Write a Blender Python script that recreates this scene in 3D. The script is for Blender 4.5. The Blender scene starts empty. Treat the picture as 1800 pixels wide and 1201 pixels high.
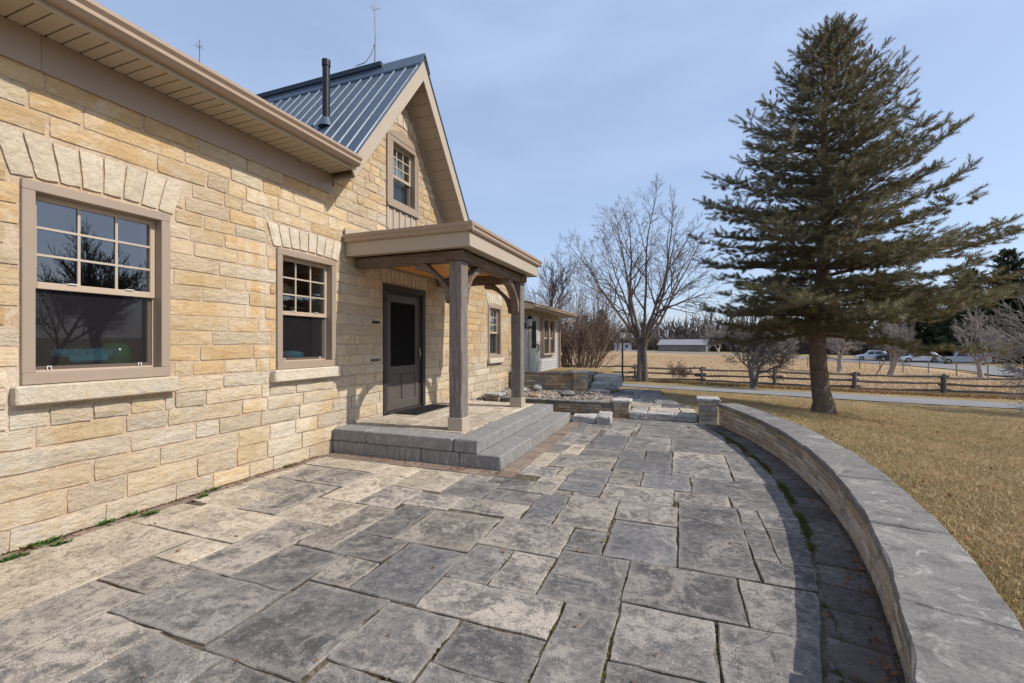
import bpy, bmesh, math, random
import numpy as np
from mathutils import Vector, Matrix, noise as mnoise
R = math.radians
scene = bpy.context.scene
COL = scene.collection
random.seed(11)

# ------------------------------------------------------------------ camera
CAM_X, CAM_H, FOC = 4.5, 1.5, 783.0
YAW = math.atan(298 / 783.0)
cam = bpy.data.cameras.new('camera'); cam_o = bpy.data.objects.new('camera', cam); COL.objects.link(cam_o)
cam.sensor_width = 36; cam.lens = FOC / 1800 * 36; cam.shift_y = 2.0 / 1800
cam.clip_start = 0.05; cam.clip_end = 3000
cam_o.location = (CAM_X, 0, CAM_H); cam_o.rotation_euler = (R(90), 0, YAW)
scene.camera = cam_o

# ------------------------------------------------------------------ sky, sun, exposure
SUN_EL, SUN_AZ = 44.0, 4.5            # azimuth measured from +X (away from the house) towards +Y
world = bpy.data.worlds.new('World'); scene.world = world; world.use_nodes = True
wn = world.node_tree.nodes; wl = world.node_tree.links
wn.clear()
w_out = wn.new('ShaderNodeOutputWorld'); w_bg = wn.new('ShaderNodeBackground')
w_sky = wn.new('ShaderNodeTexSky'); w_sky.sky_type = 'NISHITA'; w_sky.sun_disc = False
w_sky.sun_elevation = R(SUN_EL); w_sky.sun_rotation = R(90 - SUN_AZ)
w_sky.altitude = 200; w_sky.air_density = 1.0; w_sky.dust_density = 1.6; w_sky.ozone_density = 2.2
# thin high cloud veil over the whole dome
w_tc = wn.new('ShaderNodeTexCoord'); w_map = wn.new('ShaderNodeMapping'); w_map.inputs['Scale'].default_value = (1.2, 1.2, 4.5)
w_no = wn.new('ShaderNodeTexNoise'); w_no.inputs['Scale'].default_value = 1.7; w_no.inputs['Detail'].default_value = 6
w_rp = wn.new('ShaderNodeMapRange'); w_rp.inputs['From Min'].default_value = .45; w_rp.inputs['From Max'].default_value = .8
w_rp.inputs['To Min'].default_value = .48; w_rp.inputs['To Max'].default_value = .80
w_mx = wn.new('ShaderNodeMix'); w_mx.data_type = 'RGBA'
w_mx.inputs[7].default_value = (3.35, 4.15, 5.85, 1)
wl.new(w_tc.outputs['Generated'], w_map.inputs['Vector']); wl.new(w_map.outputs[0], w_no.inputs['Vector'])
wl.new(w_no.outputs['Fac'], w_rp.inputs['Value']); wl.new(w_rp.outputs[0], w_mx.inputs[0])
wl.new(w_sky.outputs[0], w_mx.inputs[6]); wl.new(w_mx.outputs[2], w_bg.inputs['Color'])
w_bg.inputs['Strength'].default_value = 0.15
wl.new(w_bg.outputs[0], w_out.inputs['Surface'])
sun = bpy.data.lights.new('sun', 'SUN'); sun.energy = 3.9; sun.angle = R(0.5); sun.color = (1.0, .93, .84)
sun_o = bpy.data.objects.new('sun', sun); COL.objects.link(sun_o); sun_o.location = (20, 0, 20)
sdir = Vector((math.cos(R(SUN_EL)) * math.cos(R(SUN_AZ)), math.cos(R(SUN_EL)) * math.sin(R(SUN_AZ)), math.sin(R(SUN_EL))))
sun_o.rotation_euler = sdir.to_track_quat('Z', 'Y').to_euler()
scene.view_settings.view_transform = 'Standard'; scene.view_settings.look = 'None'
scene.view_settings.exposure = 0.2; scene.view_settings.gamma = 1
scene.view_settings.use_curve_mapping = False
scene.render.engine = 'CYCLES'

# ------------------------------------------------------------------ materials
def srgb(r, g, b):
    f = lambda c: (c / 255 / 12.92) if c / 255 <= .04045 else ((c / 255 + .055) / 1.055) ** 2.4
    return (f(r), f(g), f(b))

class NT:
    def __init__(s, name):
        s.m = bpy.data.materials.new(name); s.m.use_nodes = True
        s.n = s.m.node_tree.nodes; s.l = s.m.node_tree.links
        s.b = s.n['Principled BSDF']; s.out = s.n['Material Output']
        s.tc = s.n.new('ShaderNodeTexCoord'); s.oi = s.n.new('ShaderNodeObjectInfo')
    def new(s, t): return s.n.new(t)
    def link(s, a, b): s.l.new(a, b)
    def coord(s, stretch=(1, 1, 1), offset=True):
        mp = s.new('ShaderNodeMapping'); mp.inputs['Scale'].default_value = stretch
        s.link(s.tc.outputs['Object'], mp.inputs['Vector'])
        if offset:
            mu = s.new('ShaderNodeVectorMath'); mu.operation = 'SCALE'; mu.inputs[0].default_value = (37.3, 91.7, 53.1)
            s.link(s.oi.outputs['Random'], mu.inputs['Scale']); s.link(mu.outputs[0], mp.inputs['Location'])
        return mp.outputs[0]
    def noise(s, vec, scale, detail=5, rough=.55, dist=0):
        n = s.new('ShaderNodeTexNoise'); n.inputs['Scale'].default_value = scale; n.inputs['Detail'].default_value = detail
        n.inputs['Roughness'].default_value = rough; n.inputs['Distortion'].default_value = dist
        s.link(vec, n.inputs['Vector']); return n.outputs['Fac']
    def rng(s, val, a, b, c=0., d=1.):
        n = s.new('ShaderNodeMapRange'); n.inputs['From Min'].default_value = a; n.inputs['From Max'].default_value = b
        n.inputs['To Min'].default_value = c; n.inputs['To Max'].default_value = d
        s.link(val, n.inputs['Value']); return n.outputs[0]
    def mix(s, fac, a, b, mode='MIX'):
        n = s.new('ShaderNodeMix'); n.data_type = 'RGBA'; n.blend_type = mode
        for v, i in ((fac, 0), (a, 6), (b, 7)):
            if isinstance(v, (int, float)): n.inputs[i].default_value = v
            elif isinstance(v, tuple): n.inputs[i].default_value = (*v[:3], 1)
            else: s.link(v, n.inputs[i])
        return n.outputs[2]
    def bump(s, h, strength, dist, prev=None):
        n = s.new('ShaderNodeBump'); n.inputs['Strength'].default_value = strength; n.inputs['Distance'].default_value = dist
        s.link(h, n.inputs['Height'])
        if prev is not None: s.link(prev, n.inputs['Normal'])
        return n.outputs[0]
    def fin(s, col, rough=.8, nrm=None, metal=0., spec=.3):
        if isinstance(col, tuple): s.b.inputs['Base Color'].default_value = (*col, 1)
        else: s.link(col, s.b.inputs['Base Color'])
        if isinstance(rough, float): s.b.inputs['Roughness'].default_value = rough
        else: s.link(rough, s.b.inputs['Roughness'])
        s.b.inputs['Metallic'].default_value = metal; s.b.inputs['Specular IOR Level'].default_value = spec
        if nrm is not None: s.link(nrm, s.b.inputs['Normal'])
        return s.m

MATS = {}
def rockmat(name, c1, c2, c3, c4=None, scale=1.5, var=.3, bump=.6, bd=.02, stretch=(1, 1, 1), speck=.0, streak=0., lichen=None, lt=(.56, .66), fine=60, grain=.3, pits=False, wash=0.):
    t = NT(name); v = t.coord(stretch)
    big = t.noise(v, scale, 6, .6, .6)
    mid = t.noise(v, scale * 4.3, 8, .65, .4)
    fi = t.noise(v, fine, 4, .7)
    col = t.mix(t.rng(big, .35, .65), c1, c2)
    col = t.mix(t.rng(mid, .5, .68), col, c3)
    if c4:
        sp = t.noise(v, scale * 2.1, 9, .72, 1.2)
        col = t.mix(t.rng(sp, .53, .62), col, c4)
    if lichen:
        l = t.noise(v, scale * 7, 7, .7, .8)
        col = t.mix(t.rng(l, lt[0], lt[1]), col, lichen)
    if wash:
        wv = t.coord((1, 1, .55), False); wa = t.noise(wv, 1.1, 9, .7, .9); wb = t.noise(wv, .55, 6, .6, .5)
        col = t.mix(t.rng(wa, .52, .62, 0, wash * 1.1), col, (.62, .55, .44)); col = t.mix(t.rng(wb, .50, .64, 0, wash * .8), col, (.46, .315, .16)); wc = t.noise(wv, 3.4, 10, .75, 1.2); col = t.mix(t.rng(wc, .60, .68, 0, wash * .7), col, (.30, .245, .185))
    if pits:
        pn = t.noise(v, 16, 10, .8, 1.5); col = t.mix(t.rng(pn, .575, .65, 0, .7), col, tuple(x * .42 for x in c3))
    vv = t.new('ShaderNodeHueSaturation'); t.link(col, vv.inputs['Color'])
    t.link(t.rng(t.oi.outputs['Random'], 0, 1, 1 - var, 1 + var), vv.inputs['Value'])
    col = t.mix(1.0, vv.outputs[0], t.mix(t.rng(fi, .25, .75), (1 - grain * 1.2,) * 3, (1 + grain,) * 3), 'MULTIPLY')
    n1 = t.bump(mid, bump, bd); n2 = t.bump(fi, bump * .6, bd * .25, n1)
    MATS[name] = t.fin(col, .88, n2, spec=.2); return MATS[name]

def plain(name, col, rough=.5, metal=0., var=.06, bump=.05, scale=14, spec=.4, stretch=(1, 1, 1), dirt=.15):
    t = NT(name); v = t.coord(stretch)
    n = t.noise(v, scale, 5, .6); n2 = t.noise(v, scale * .13, 4, .6)
    c = t.mix(t.rng(n2, .35, .7), tuple(x * (1 - dirt) for x in col), col)
    vv = t.new('ShaderNodeHueSaturation'); t.link(c, vv.inputs['Color']); t.link(t.rng(t.oi.outputs['Random'], 0, 1, 1 - var, 1 + var), vv.inputs['Value'])
    MATS[name] = t.fin(vv.outputs[0], t.rng(n, .3, .7, max(.03, rough - .08), rough + .08), t.bump(n, bump, .01), metal, spec); return MATS[name]

def woodmat(name, c1, c2, c3, stretch, scale=4, bump=.5, rough=.8, var=.15):
    t = NT(name); v = t.coord(stretch)
    g = t.noise(v, scale * 5, 7, .7, .3); b = t.noise(v, scale, 4, .6, .5); k = t.noise(v, scale * 2.2, 5, .6, 1.)
    c = t.mix(t.rng(b, .35, .65), c1, c2); c = t.mix(t.rng(g, .48, .66), c, c3); c = t.mix(t.rng(k, .62, .75, 0, .6), c, c3)
    vv = t.new('ShaderNodeHueSaturation'); t.link(c, vv.inputs['Color']); t.link(t.rng(t.oi.outputs['Random'], 0, 1, 1 - var, 1 + var), vv.inputs['Value'])
    MATS[name] = t.fin(vv.outputs[0], rough, t.bump(g, bump, .012), spec=.2); return MATS[name]

# wall limestone
rockmat('stone_ochre', (.51, .345, .175), (.56, .405, .225), (.46, .285, .125), (.57, .46, .31), scale=1.8, var=.12, bump=.85, bd=.026, grain=.16, fine=45, stretch=(1, 1, 2.2), pits=True, wash=.55)
rockmat('stone_honey', (.53, .40, .235), (.58, .455, .29), (.47, .335, .18), (.60, .52, .395), scale=1.8, var=.12, bump=.9, bd=.026, grain=.16, fine=45, stretch=(1, 1, 2.2), pits=True, wash=.55)
rockmat('stone_pale', (.53, .43, .29), (.57, .48, .35), (.49, .365, .21), (.49, .42, .32), scale=2.2, var=.12, bump=1., bd=.03, grain=.16, fine=45, stretch=(1, 1, 2.2), pits=True, wash=.55)
rockmat('stone_grey', (.52, .44, .33), (.57, .50, .40), (.50, .39, .245), (.44, .395, .33), scale=2.4, var=.12, bump=1., bd=.03, grain=.16, fine=45, stretch=(1, 1, 2.2), pits=True, wash=.55)
rockmat('stone_dressed', (.56, .48, .36), (.61, .54, .43), (.54, .44, .31), (.50, .46, .39), scale=3.5, var=.07, bump=.9, bd=.025, grain=.16, wash=.3)
rockmat('mortar', (.46, .345, .245), (.505, .39, .285), (.415, .30, .21), (.52, .45, .365), scale=2.5, var=.0, bump=.7, bd=.014, wash=.4)
# flagstones, by tone
def flagmat(name, c1, c2, pale, dark, pa=(.50, .60), da=(.55, .64), var=.16):
    t = NT(name); v = t.coord()
    n1 = t.noise(v, 1.2, 8, .62, 1.0); n2 = t.noise(v, 2.4, 12, .72, 1.3); n3 = t.noise(v, 3.1, 12, .75, .8); n4 = t.noise(v, 22, 8, .75); fi = t.noise(v, 130, 3, .7)
    sp = t.new('ShaderNodeSeparateXYZ'); t.link(t.tc.outputs['Generated'], sp.inputs[0])
    def mth(op, a, b=None):
        m = t.new('ShaderNodeMath'); m.operation = op
        for q, x in enumerate((a, b)):
            if x is None: continue
            if isinstance(x, (int, float)): m.inputs[q].default_value = x
            else: t.link(x, m.inputs[q])
        return m.outputs[0]
    ex = mth('SUBTRACT', .5, mth('ABSOLUTE', mth('SUBTRACT', sp.outputs[0], .5))); ey = mth('SUBTRACT', .5, mth('ABSOLUTE', mth('SUBTRACT', sp.outputs[1], .5)))
    rim = mth('ADD', mth('MINIMUM', ex, ey), mth('MULTIPLY', mth('SUBTRACT', n2, .5), .22))
    col = t.mix(t.rng(n1, .38, .62), c1, c2)
    col = t.mix(t.rng(n3, da[0], da[1], 0, .85), col, dark)
    col = t.mix(t.rng(n2, pa[0], pa[1], 0, .9), col, pale)
    col = t.mix(t.rng(n4, .525, .58, 0, .65), col, dark)
    col = t.mix(t.rng(n4, .40, .465, .6, 0), col, pale)
    col = t.mix(t.rng(rim, .015, .10, .55, 0), col, pale)
    col = t.mix(t.rng(rim, -.015, .02, .8, 0), col, tuple(x * .6 for x in dark))
    nc = t.noise(v, 1.5, 4, .55, .6); sx_ = t.noise(v, .9, 2, .5)
    ln = mth('MULTIPLY', t.rng(mth('ABSOLUTE', mth('SUBTRACT', nc, .47)), .0, .006, .75, 0), t.rng(sx_, .48, .56)); col = t.mix(ln, col, tuple(x * .5 for x in dark))
    vv = t.new('ShaderNodeHueSaturation'); t.link(col, vv.inputs['Color']); t.link(t.rng(t.oi.outputs['Random'], 0, 1, 1 - var, 1 + var), vv.inputs['Value'])
    col = t.mix(1.0, vv.outputs[0], t.mix(t.rng(fi, .28, .72), (.48, .48, .48), (1.46, 1.46, 1.46)), 'MULTIPLY')
    MATS[name] = t.fin(col, .85, t.bump(fi, .5, .005, t.bump(n4, .6, .008, t.bump(n2, .9, .016))), spec=.25)
flagmat('flag_cream', (0.441, 0.370, 0.272), (0.362, 0.312, 0.240), (0.558, 0.480, 0.375), (0.186, 0.163, 0.136), (.47, .56), (.53, .60))
flagmat('flag_mixed', (0.226, 0.202, 0.178), (0.285, 0.252, 0.214), (0.396, 0.349, 0.291), (0.105, 0.097, 0.094), (.48, .555), (.49, .56))
flagmat('flag_grey', (0.164, 0.153, 0.145), (0.202, 0.187, 0.172), (0.308, 0.279, 0.244), (0.092, 0.089, 0.087), (.51, .585), (.50, .57))
flagmat('flag_dark', (0.127, 0.120, 0.116), (0.158, 0.149, 0.141), (0.267, 0.243, 0.214), (0.072, 0.069, 0.068), (.525, .59), (.49, .57))
flagmat('flag_blue', (0.146, 0.143, 0.145), (0.180, 0.174, 0.171), (0.281, 0.260, 0.235), (0.092, 0.092, 0.092), (.53, .60), (.51, .59))
flagmat('flag_brown', (0.184, 0.159, 0.135), (0.221, 0.196, 0.163), (0.327, 0.291, 0.244), (0.102, 0.091, 0.080), (.50, .57), (.50, .57))
FLAG = ['flag_cream', 'flag_mixed', 'flag_grey', 'flag_dark', 'flag_blue', 'flag_brown']
rockmat('joint_sand', (.075, .058, .038), (.135, .11, .075), (.04, .03, .02), (.21, .18, .135), scale=3, var=0, bump=.8, bd=.01)
rockmat('paver_brown', (.20, .15, .118), (.245, .19, .148), (.16, .12, .097), scale=3, var=.2, bump=.5, bd=.008)
rockmat('paver_dark', (.115, .10, .093), (.15, .13, .12), (.085, .078, .072), (.19, .175, .16), scale=3, var=.22, bump=.6, bd=.01)
rockmat('step_concrete', (.275, .265, .252), (.32, .31, .295), (.22, .213, .205), (.44, .425, .40), scale=2, var=.06, bump=1., bd=.03, stretch=(5, 5, 1.2), grain=.2)
rockmat('brick_tan', (.40, .31, .215), (.46, .37, .265), (.33, .245, .165), (.48, .42, .34), scale=3, var=.15, bump=.7, bd=.015)
rockmat('brick_buff', (.45, .37, .27), (.50, .43, .33), (.38, .30, .22), (.36, .33, .29), scale=3, var=.15, bump=.7, bd=.015)
rockmat('brick_cream', (.52, .45, .36), (.57, .51, .43), (.46, .385, .29), (.42, .39, .345), scale=3, var=.12, bump=.7, bd=.015)
rockmat('brick_rust', (.36, .235, .14), (.42, .29, .18), (.30, .19, .11), scale=3, var=.15, bump=.7, bd=.015)
rockmat('brick_grey', (.27, .25, .225), (.33, .30, .26), (.22, .20, .185), scale=3, var=.15, bump=.7, bd=.015)
rockmat('cap_grey', (.158, .148, .138), (.208, .194, .178), (.105, .10, .094), (.275, .258, .232), scale=1.6, var=.12, bump=.45, bd=.010, lichen=(.36, .35, .325), lt=(.58, .70), stretch=(1, 1.1, 1))
rockmat('limestone_block', (.36, .35, .33), (.46, .44, .40), (.25, .245, .24), (.56, .54, .50), scale=3, var=.12, bump=1., bd=.03)
rockmat('river_rock', (.33, .29, .25), (.48, .42, .36), (.20, .19, .19), (.52, .36, .25), scale=9, var=.3, bump=.4, bd=.01)
rockmat('asphalt', (.205, .20, .197), (.24, .235, .23), (.175, .17, .167), scale=.5, var=0, bump=.4, bd=.006)
# trim and metals
plain('trim_taupe', (.335, .262, .20), .45, var=.03, bump=.02, dirt=.06)
plain('trim_sash', (.475, .37, .275), .42, var=.02, bump=.02, dirt=.05)
plain('trim_beige', (.45, .375, .285), .42, var=.03, bump=.02, dirt=.07)
plain('trim_brown', (.385, .285, .205), .4, var=.03, bump=.02, dirt=.07)
plain('muntin', (.47, .41, .325), .4, var=0, bump=.0)
plain('door_brown', (.105, .088, .078), .45, var=.03, bump=.03, dirt=.1)
plain('door_dark', (.045, .038, .034), .5, var=.03, bump=.03)
plain('metal_roof', (.088, .118, .158), .36, metal=.25, var=.05, bump=.02, spec=.6)
plain('roof_edge', (.03, .03, .032), .5, var=.1)
plain('black_metal', (.018, .018, .02), .45, metal=.3, var=0)
plain('brass', (.50, .40, .22), .3, metal=.9, var=0)
plain('grey_wire', (.13, .12, .12), .5, metal=.5, var=0)
plain('white_plastic', (.75, .74, .72), .4, var=0)
plain('vinyl_siding', (.45, .43, .425), .5, var=.04, bump=.02, dirt=.08)
plain('pale_door', (.42, .47, .42), .4, var=0)
plain('teal_fibre', (.06, .40, .56), .7, var=.1); plain('green_gloss', (.012, .19, .05), .12, var=0, spec=.6)
plain('curtain', (.48, .40, .30), .9, var=0); plain('tan_wood', (.38, .22, .11), .6, var=0)
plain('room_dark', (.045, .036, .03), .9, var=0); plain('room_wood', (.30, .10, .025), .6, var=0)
plain('blind', (.40, .48, .47), .6, var=.05)
plain('rubber', (.02, .02, .02), .8, var=0); plain('car_white', (.72, .73, .76), .22, var=.02, bump=0, spec=.6)
plain('car_silver', (.42, .43, .46), .25, metal=.4, var=.02, bump=0, spec=.6); plain('car_black', (.02, .02, .024), .2, var=0, bump=0, spec=.6)
plain('car_glass', (.012, .014, .018), .06, var=0, bump=0, spec=.8); plain('red_lens', (.30, .01, .01), .2, var=0); plain('clear_lens', (.7, .7, .7), .15, var=0)
plain('rim_alloy', (.4, .4, .42), .3, metal=.8, var=0)
plain('lamp_glass', (.62, .62, .58), .25, var=0); plain('barn_grey', (.22, .215, .22), .8, var=.05); plain('barn_roof', (.25, .25, .265), .7, var=.05)
plain('house_white', (.7, .69, .67), .7, var=.03); plain('post_grey', (.25, .23, .21), .9, var=.15)
woodmat('timber_z', (.20, .172, .15), (.28, .25, .228), (.06, .045, .037), (11, 11, .45), 2.4, .9)
woodmat('timber_x', (.165, .115, .08), (.23, .175, .135), (.065, .042, .03), (.55, 9, 9), 2.2)
woodmat('timber_y', (.165, .115, .08), (.23, .175, .135), (.065, .042, .03), (9, .55, 9), 2.2)
woodmat('pine_ceiling', (.74, .33, .085), (.80, .41, .13), (.55, .21, .05), (8, .5, 8), 2.2, .2, .45, .15)
woodmat('rail_wood', (.155, .135, .12), (.21, .19, .17), (.06, .05, .045), (.6, 9, 9), 1.6, .9)
woodmat('bark_spruce', (.15, .105, .075), (.24, .18, .135), (.05, .033, .024), (2.6, 2.6, 1.5), 3.6, 1.6)
woodmat('bark_grey', (.135, .115, .10), (.19, .165, .145), (.065, .055, .05), (5, 5, 1), 2, .9)
woodmat('bark_pale', (.30, .265, .24), (.37, .33, .30), (.17, .145, .13), (5, 5, 1), 2, .6)
woodmat('twig', (.095, .074, .062), (.135, .105, .088), (.06, .046, .038), (2, 2, 2), 2, .2)
woodmat('shrub_twig', (.19, .13, .10), (.25, .18, .14), (.11, .075, .06), (2, 2, 2), 2, .2)
woodmat('far_twig', (.135, .105, .088), (.18, .14, .118), (.10, .08, .068), (.4, .4, .4), 1, .0)

def foliage(name, c1, c2, c3, scale=1.2, rough=.6, fs=9):
    t = NT(name); v = t.coord(offset=False)
    a = t.noise(v, scale, 4, .6); b = t.noise(v, scale * fs, 3, .7)
    col = t.mix(t.rng(a, .35, .65), c1, c2); col = t.mix(t.rng(b, .52, .68), col, c3)
    t.fin(col, rough, spec=.25)
    tr = t.new('ShaderNodeBsdfTranslucent'); t.link(col, tr.inputs['Color'])
    ms = t.new('ShaderNodeMixShader'); ms.inputs[0].default_value = .18
    t.link(t.b.outputs[0], ms.inputs[1]); t.link(tr.outputs[0], ms.inputs[2]); t.link(ms.outputs[0], t.out.inputs['Surface'])
    MATS[name] = t.m
foliage('spruce_needles', (.108, .100, .042), (.155, .148, .082), (.30, .185, .062), 1.2)
foliage('far_needles', (.018, .030, .013), (.028, .042, .018), (.040, .045, .018), .5)
foliage('cone', (.25, .12, .05), (.30, .15, .06), (.20, .09, .04), 3)
foliage('dry_grass', (.47, .33, .165), (.34, .27, .12), (.66, .51, .32), .55, .8, 70)
foliage('field_grass', (.44, .305, .175), (.50, .36, .215), (.36, .25, .14), .15, .85)
foliage('green_leaf', (.045, .11, .018), (.07, .15, .028), (.13, .15, .05), 5)
foliage('moss', (.075, .095, .018), (.13, .13, .03), (.16, .115, .04), 6, .9)
foliage('moss_brown', (.085, .045, .015), (.12, .07, .025), (.16, .12, .05), 9, .9)
foliage('dead_leaf', (.20, .085, .035), (.26, .12, .05), (.14, .06, .03), 2, .8)

def groundmat(name, c1, c2, c3, c4, s1=.35, s2=6., s3=60.):
    t = NT(name); v = t.coord(offset=False)
    a = t.noise(v, s1, 5, .6, .5); b = t.noise(v, s2, 6, .7); f = t.noise(v, s3, 5, .75)
    col = t.mix(t.rng(a, .38, .62), c1, c2); col = t.mix(t.rng(b, .5, .66), col, c3); col = t.mix(t.rng(f, .5, .62), col, c4)
    MATS[name] = t.fin(col, .95, t.bump(f, .9, .03, t.bump(b, .5, .05)), spec=.1)
groundmat('lawn', (.37, .26, .13), (.26, .205, .09), (.43, .315, .175), (.09, .067, .038), .55, 4, 45)
groundmat('field', (.40, .275, .155), (.46, .33, .195), (.34, .235, .13), (.28, .195, .11), .05, .7, 9)

def glassmat(name, tint, k, add):
    m = bpy.data.materials.new(name); m.use_nodes = True; n = m.node_tree.nodes; l = m.node_tree.links; n.clear()
    o = n.new('ShaderNodeOutputMaterial'); mx = n.new('ShaderNodeMixShader'); tr = n.new('ShaderNodeBsdfTransparent'); gl = n.new('ShaderNodeBsdfGlossy')
    tr.inputs[0].default_value = (*tint, 1); gl.inputs['Roughness'].default_value = .004; gl.inputs['Color'].default_value = (.95, .97, 1, 1)
    fr = n.new('ShaderNodeFresnel'); fr.inputs['IOR'].default_value = 1.5
    ma = n.new('ShaderNodeMath'); ma.operation = 'MULTIPLY_ADD'; ma.inputs[1].default_value = k; ma.inputs[2].default_value = add
    ge = n.new('ShaderNodeNewGeometry'); iv = n.new('ShaderNodeMath'); iv.operation = 'SUBTRACT'; iv.inputs[0].default_value = 1; l.new(ge.outputs['Backfacing'], iv.inputs[1])
    mm = n.new('ShaderNodeMath'); mm.operation = 'MULTIPLY'; mm.use_clamp = True
    l.new(fr.outputs[0], ma.inputs[0]); l.new(ma.outputs[0], mm.inputs[0]); l.new(iv.outputs[0], mm.inputs[1]); l.new(mm.outputs[0], mx.inputs[0]); l.new(tr.outputs[0], mx.inputs[1]); l.new(gl.outputs[0], mx.inputs[2]); l.new(mx.outputs[0], o.inputs[0])
    MATS[name] = m
glassmat('window_glass', (.9, .92, .92), 2.6, .07)
def screenmat(name, op, col):
    m = bpy.data.materials.new(name); m.use_nodes = True; n = m.node_tree.nodes; l = m.node_tree.links; n.clear()
    o = n.new('ShaderNodeOutputMaterial'); mx = n.new('ShaderNodeMixShader'); tr = n.new('ShaderNodeBsdfTransparent'); d = n.new('ShaderNodeBsdfDiffuse')
    d.inputs[0].default_value = (*col, 1); mx.inputs[0].default_value = op
    l.new(tr.outputs[0], mx.inputs[1]); l.new(d.outputs[0], mx.inputs[2]); l.new(mx.outputs[0], o.inputs[0]); MATS[name] = m
screenmat('insect_screen', .30, (.03, .028, .032)); screenmat('door_screen', .72, (.018, .017, .018))
def soffitmat():
    t = NT('soffit_perforated'); v = t.coord((1, 1, 1), False)
    vo = t.new('ShaderNodeTexVoronoi'); vo.inputs['Scale'].default_value = 58; vo.inputs['Randomness'].default_value = .12; t.link(v, vo.inputs['Vector'])
    d = t.rng(vo.outputs['Distance'], .16, .26)
    col = t.mix(d, (.14, .11, .08), (.46, .385, .29)); MATS['soffit_perforated'] = t.fin(col, .5, t.bump(d, .6, .004), spec=.3)
soffitmat()
plain('soffit_plain', (.44, .36, .265), .5, var=.04, bump=.02, dirt=.05)

# ------------------------------------------------------------------ builders
PLOC = {}
def setp(o, label=None, cat=None, group=None, kind=None):
    if label: o['label'] = label
    if cat: o['category'] = cat
    if group: o['group'] = group
    if kind: o['kind'] = kind
    return o
def thing(name, label, cat, loc=(0, 0, 0), group=None, rz=0):
    o = bpy.data.objects.new(name, None); COL.objects.link(o); o.location = loc; o.rotation_euler = (0, 0, rz)
    o.empty_display_size = .2; PLOC[o.name] = Matrix.Translation(Vector(loc)) @ Matrix.Rotation(rz, 4, 'Z'); return setp(o, label, cat, group)
def link(name, me, parent=None, local=False):
    o = bpy.data.objects.new(name, me); COL.objects.link(o)
    if parent is not None:
        o.parent = parent
        if not local and parent.name in PLOC: o.matrix_parent_inverse = PLOC[parent.name].inverted()
    return o
class MB:
    def __init__(s): s.v = []; s.f = []; s.mi = []
    def add(s, vs, fs, mi=0):
        k = len(s.v); s.v += [tuple(p) for p in vs]; s.f += [tuple(i + k for i in f) for f in fs]; s.mi += [mi] * len(fs); return s
    def box(s, x0, x1, y0, y1, z0, z1, mi=0):
        return s.add([(x0, y0, z0), (x1, y0, z0), (x1, y1, z0), (x0, y1, z0), (x0, y0, z1), (x1, y0, z1), (x1, y1, z1), (x0, y1, z1)],
                     [(0, 3, 2, 1), (4, 5, 6, 7), (0, 1, 5, 4), (1, 2, 6, 5), (2, 3, 7, 6), (3, 0, 4, 7)], mi)
    def prism(s, poly, fn, t0, t1, mi=0):      # poly list of 2D, fn(a,b,t)->3D
        n = len(poly); vs = [fn(a, b, t0) for a, b in poly] + [fn(a, b, t1) for a, b in poly]
        fs = [tuple(range(n))[::-1], tuple(range(n, 2 * n))] + [(i, (i + 1) % n, n + (i + 1) % n, n + i) for i in range(n)]
        return s.add(vs, fs, mi)
    def tube(s, pts, rad, n=6, cap=True, mi=0):
        pts = [Vector(p) for p in pts]; k = len(s.v); rings = []
        for i, p in enumerate(pts):
            d = (pts[min(i + 1, len(pts) - 1)] - pts[max(i - 1, 0)])
            d = d.normalized() if d.length > 1e-9 else Vector((0, 0, 1))
            u = d.cross(Vector((.3, .17, .94)));
            if u.length < .05: u = d.cross(Vector((1, 0, 0)))
            u.normalize(); w = d.cross(u); r = rad[i] if isinstance(rad, (list, tuple)) else rad
            rings.append([p + (u * math.cos(6.2832 * j / n) + w * math.sin(6.2832 * j / n)) * r for j in range(n)])
        vs = [q for rg in rings for q in rg]; fs = []
        for i in range(len(pts) - 1):
            for j in range(n): fs.append((i * n + j, i * n + (j + 1) % n, (i + 1) * n + (j + 1) % n, (i + 1) * n + j))
        if cap: fs.append(tuple(range(n))[::-1]); fs.append(tuple(range(len(vs) - n, len(vs))))
        return s.add(vs, fs, mi)
    def build(s, name, mat, parent=None, local=False, smooth=False, sharp=35, bevel=0, recalc=True, kind=None):
        me = bpy.data.meshes.new(name); me.from_pydata(s.v, [], s.f)
        for m in (mat if isinstance(mat, list) else [mat]): me.materials.append(MATS[m])
        if len(set(s.mi)) > 1:
            for p, i in zip(me.polygons, s.mi): p.material_index = i
        if recalc or bevel:
            bm = bmesh.new(); bm.from_mesh(me)
            if bevel: bmesh.ops.bevel(bm, geom=list(bm.edges), offset=bevel, segments=1, affect='EDGES', profile=.5, clamp_overlap=True)
            bmesh.ops.recalc_face_normals(bm, faces=bm.faces); bm.to_mesh(me); bm.free()
        if smooth:
            me.polygons.foreach_set('use_smooth', [True] * len(me.polygons)); me.set_sharp_from_angle(angle=R(sharp))
        o = link(name, me, parent, local)
        if kind: o['kind'] = kind
        return o
def np_mesh(name, V, Fc, mat, parent=None, local=False, smooth=False, kind=None):
    me = bpy.data.meshes.new(name); V = np.asarray(V, np.float32); Fc = np.asarray(Fc, np.int32); k = Fc.shape[1]
    me.vertices.add(len(V)); me.vertices.foreach_set('co', V.ravel()); me.loops.add(Fc.size); me.loops.foreach_set('vertex_index', Fc.ravel())
    me.polygons.add(len(Fc)); me.polygons.foreach_set('loop_start', np.arange(0, Fc.size, k, dtype=np.int32))
    if smooth: me.polygons.foreach_set('use_smooth', np.ones(len(Fc), bool))
    me.update(calc_edges=True); me.materials.append(MATS[mat]); o = link(name, me, parent, local)
    if kind: o['kind'] = kind
    return o
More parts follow.
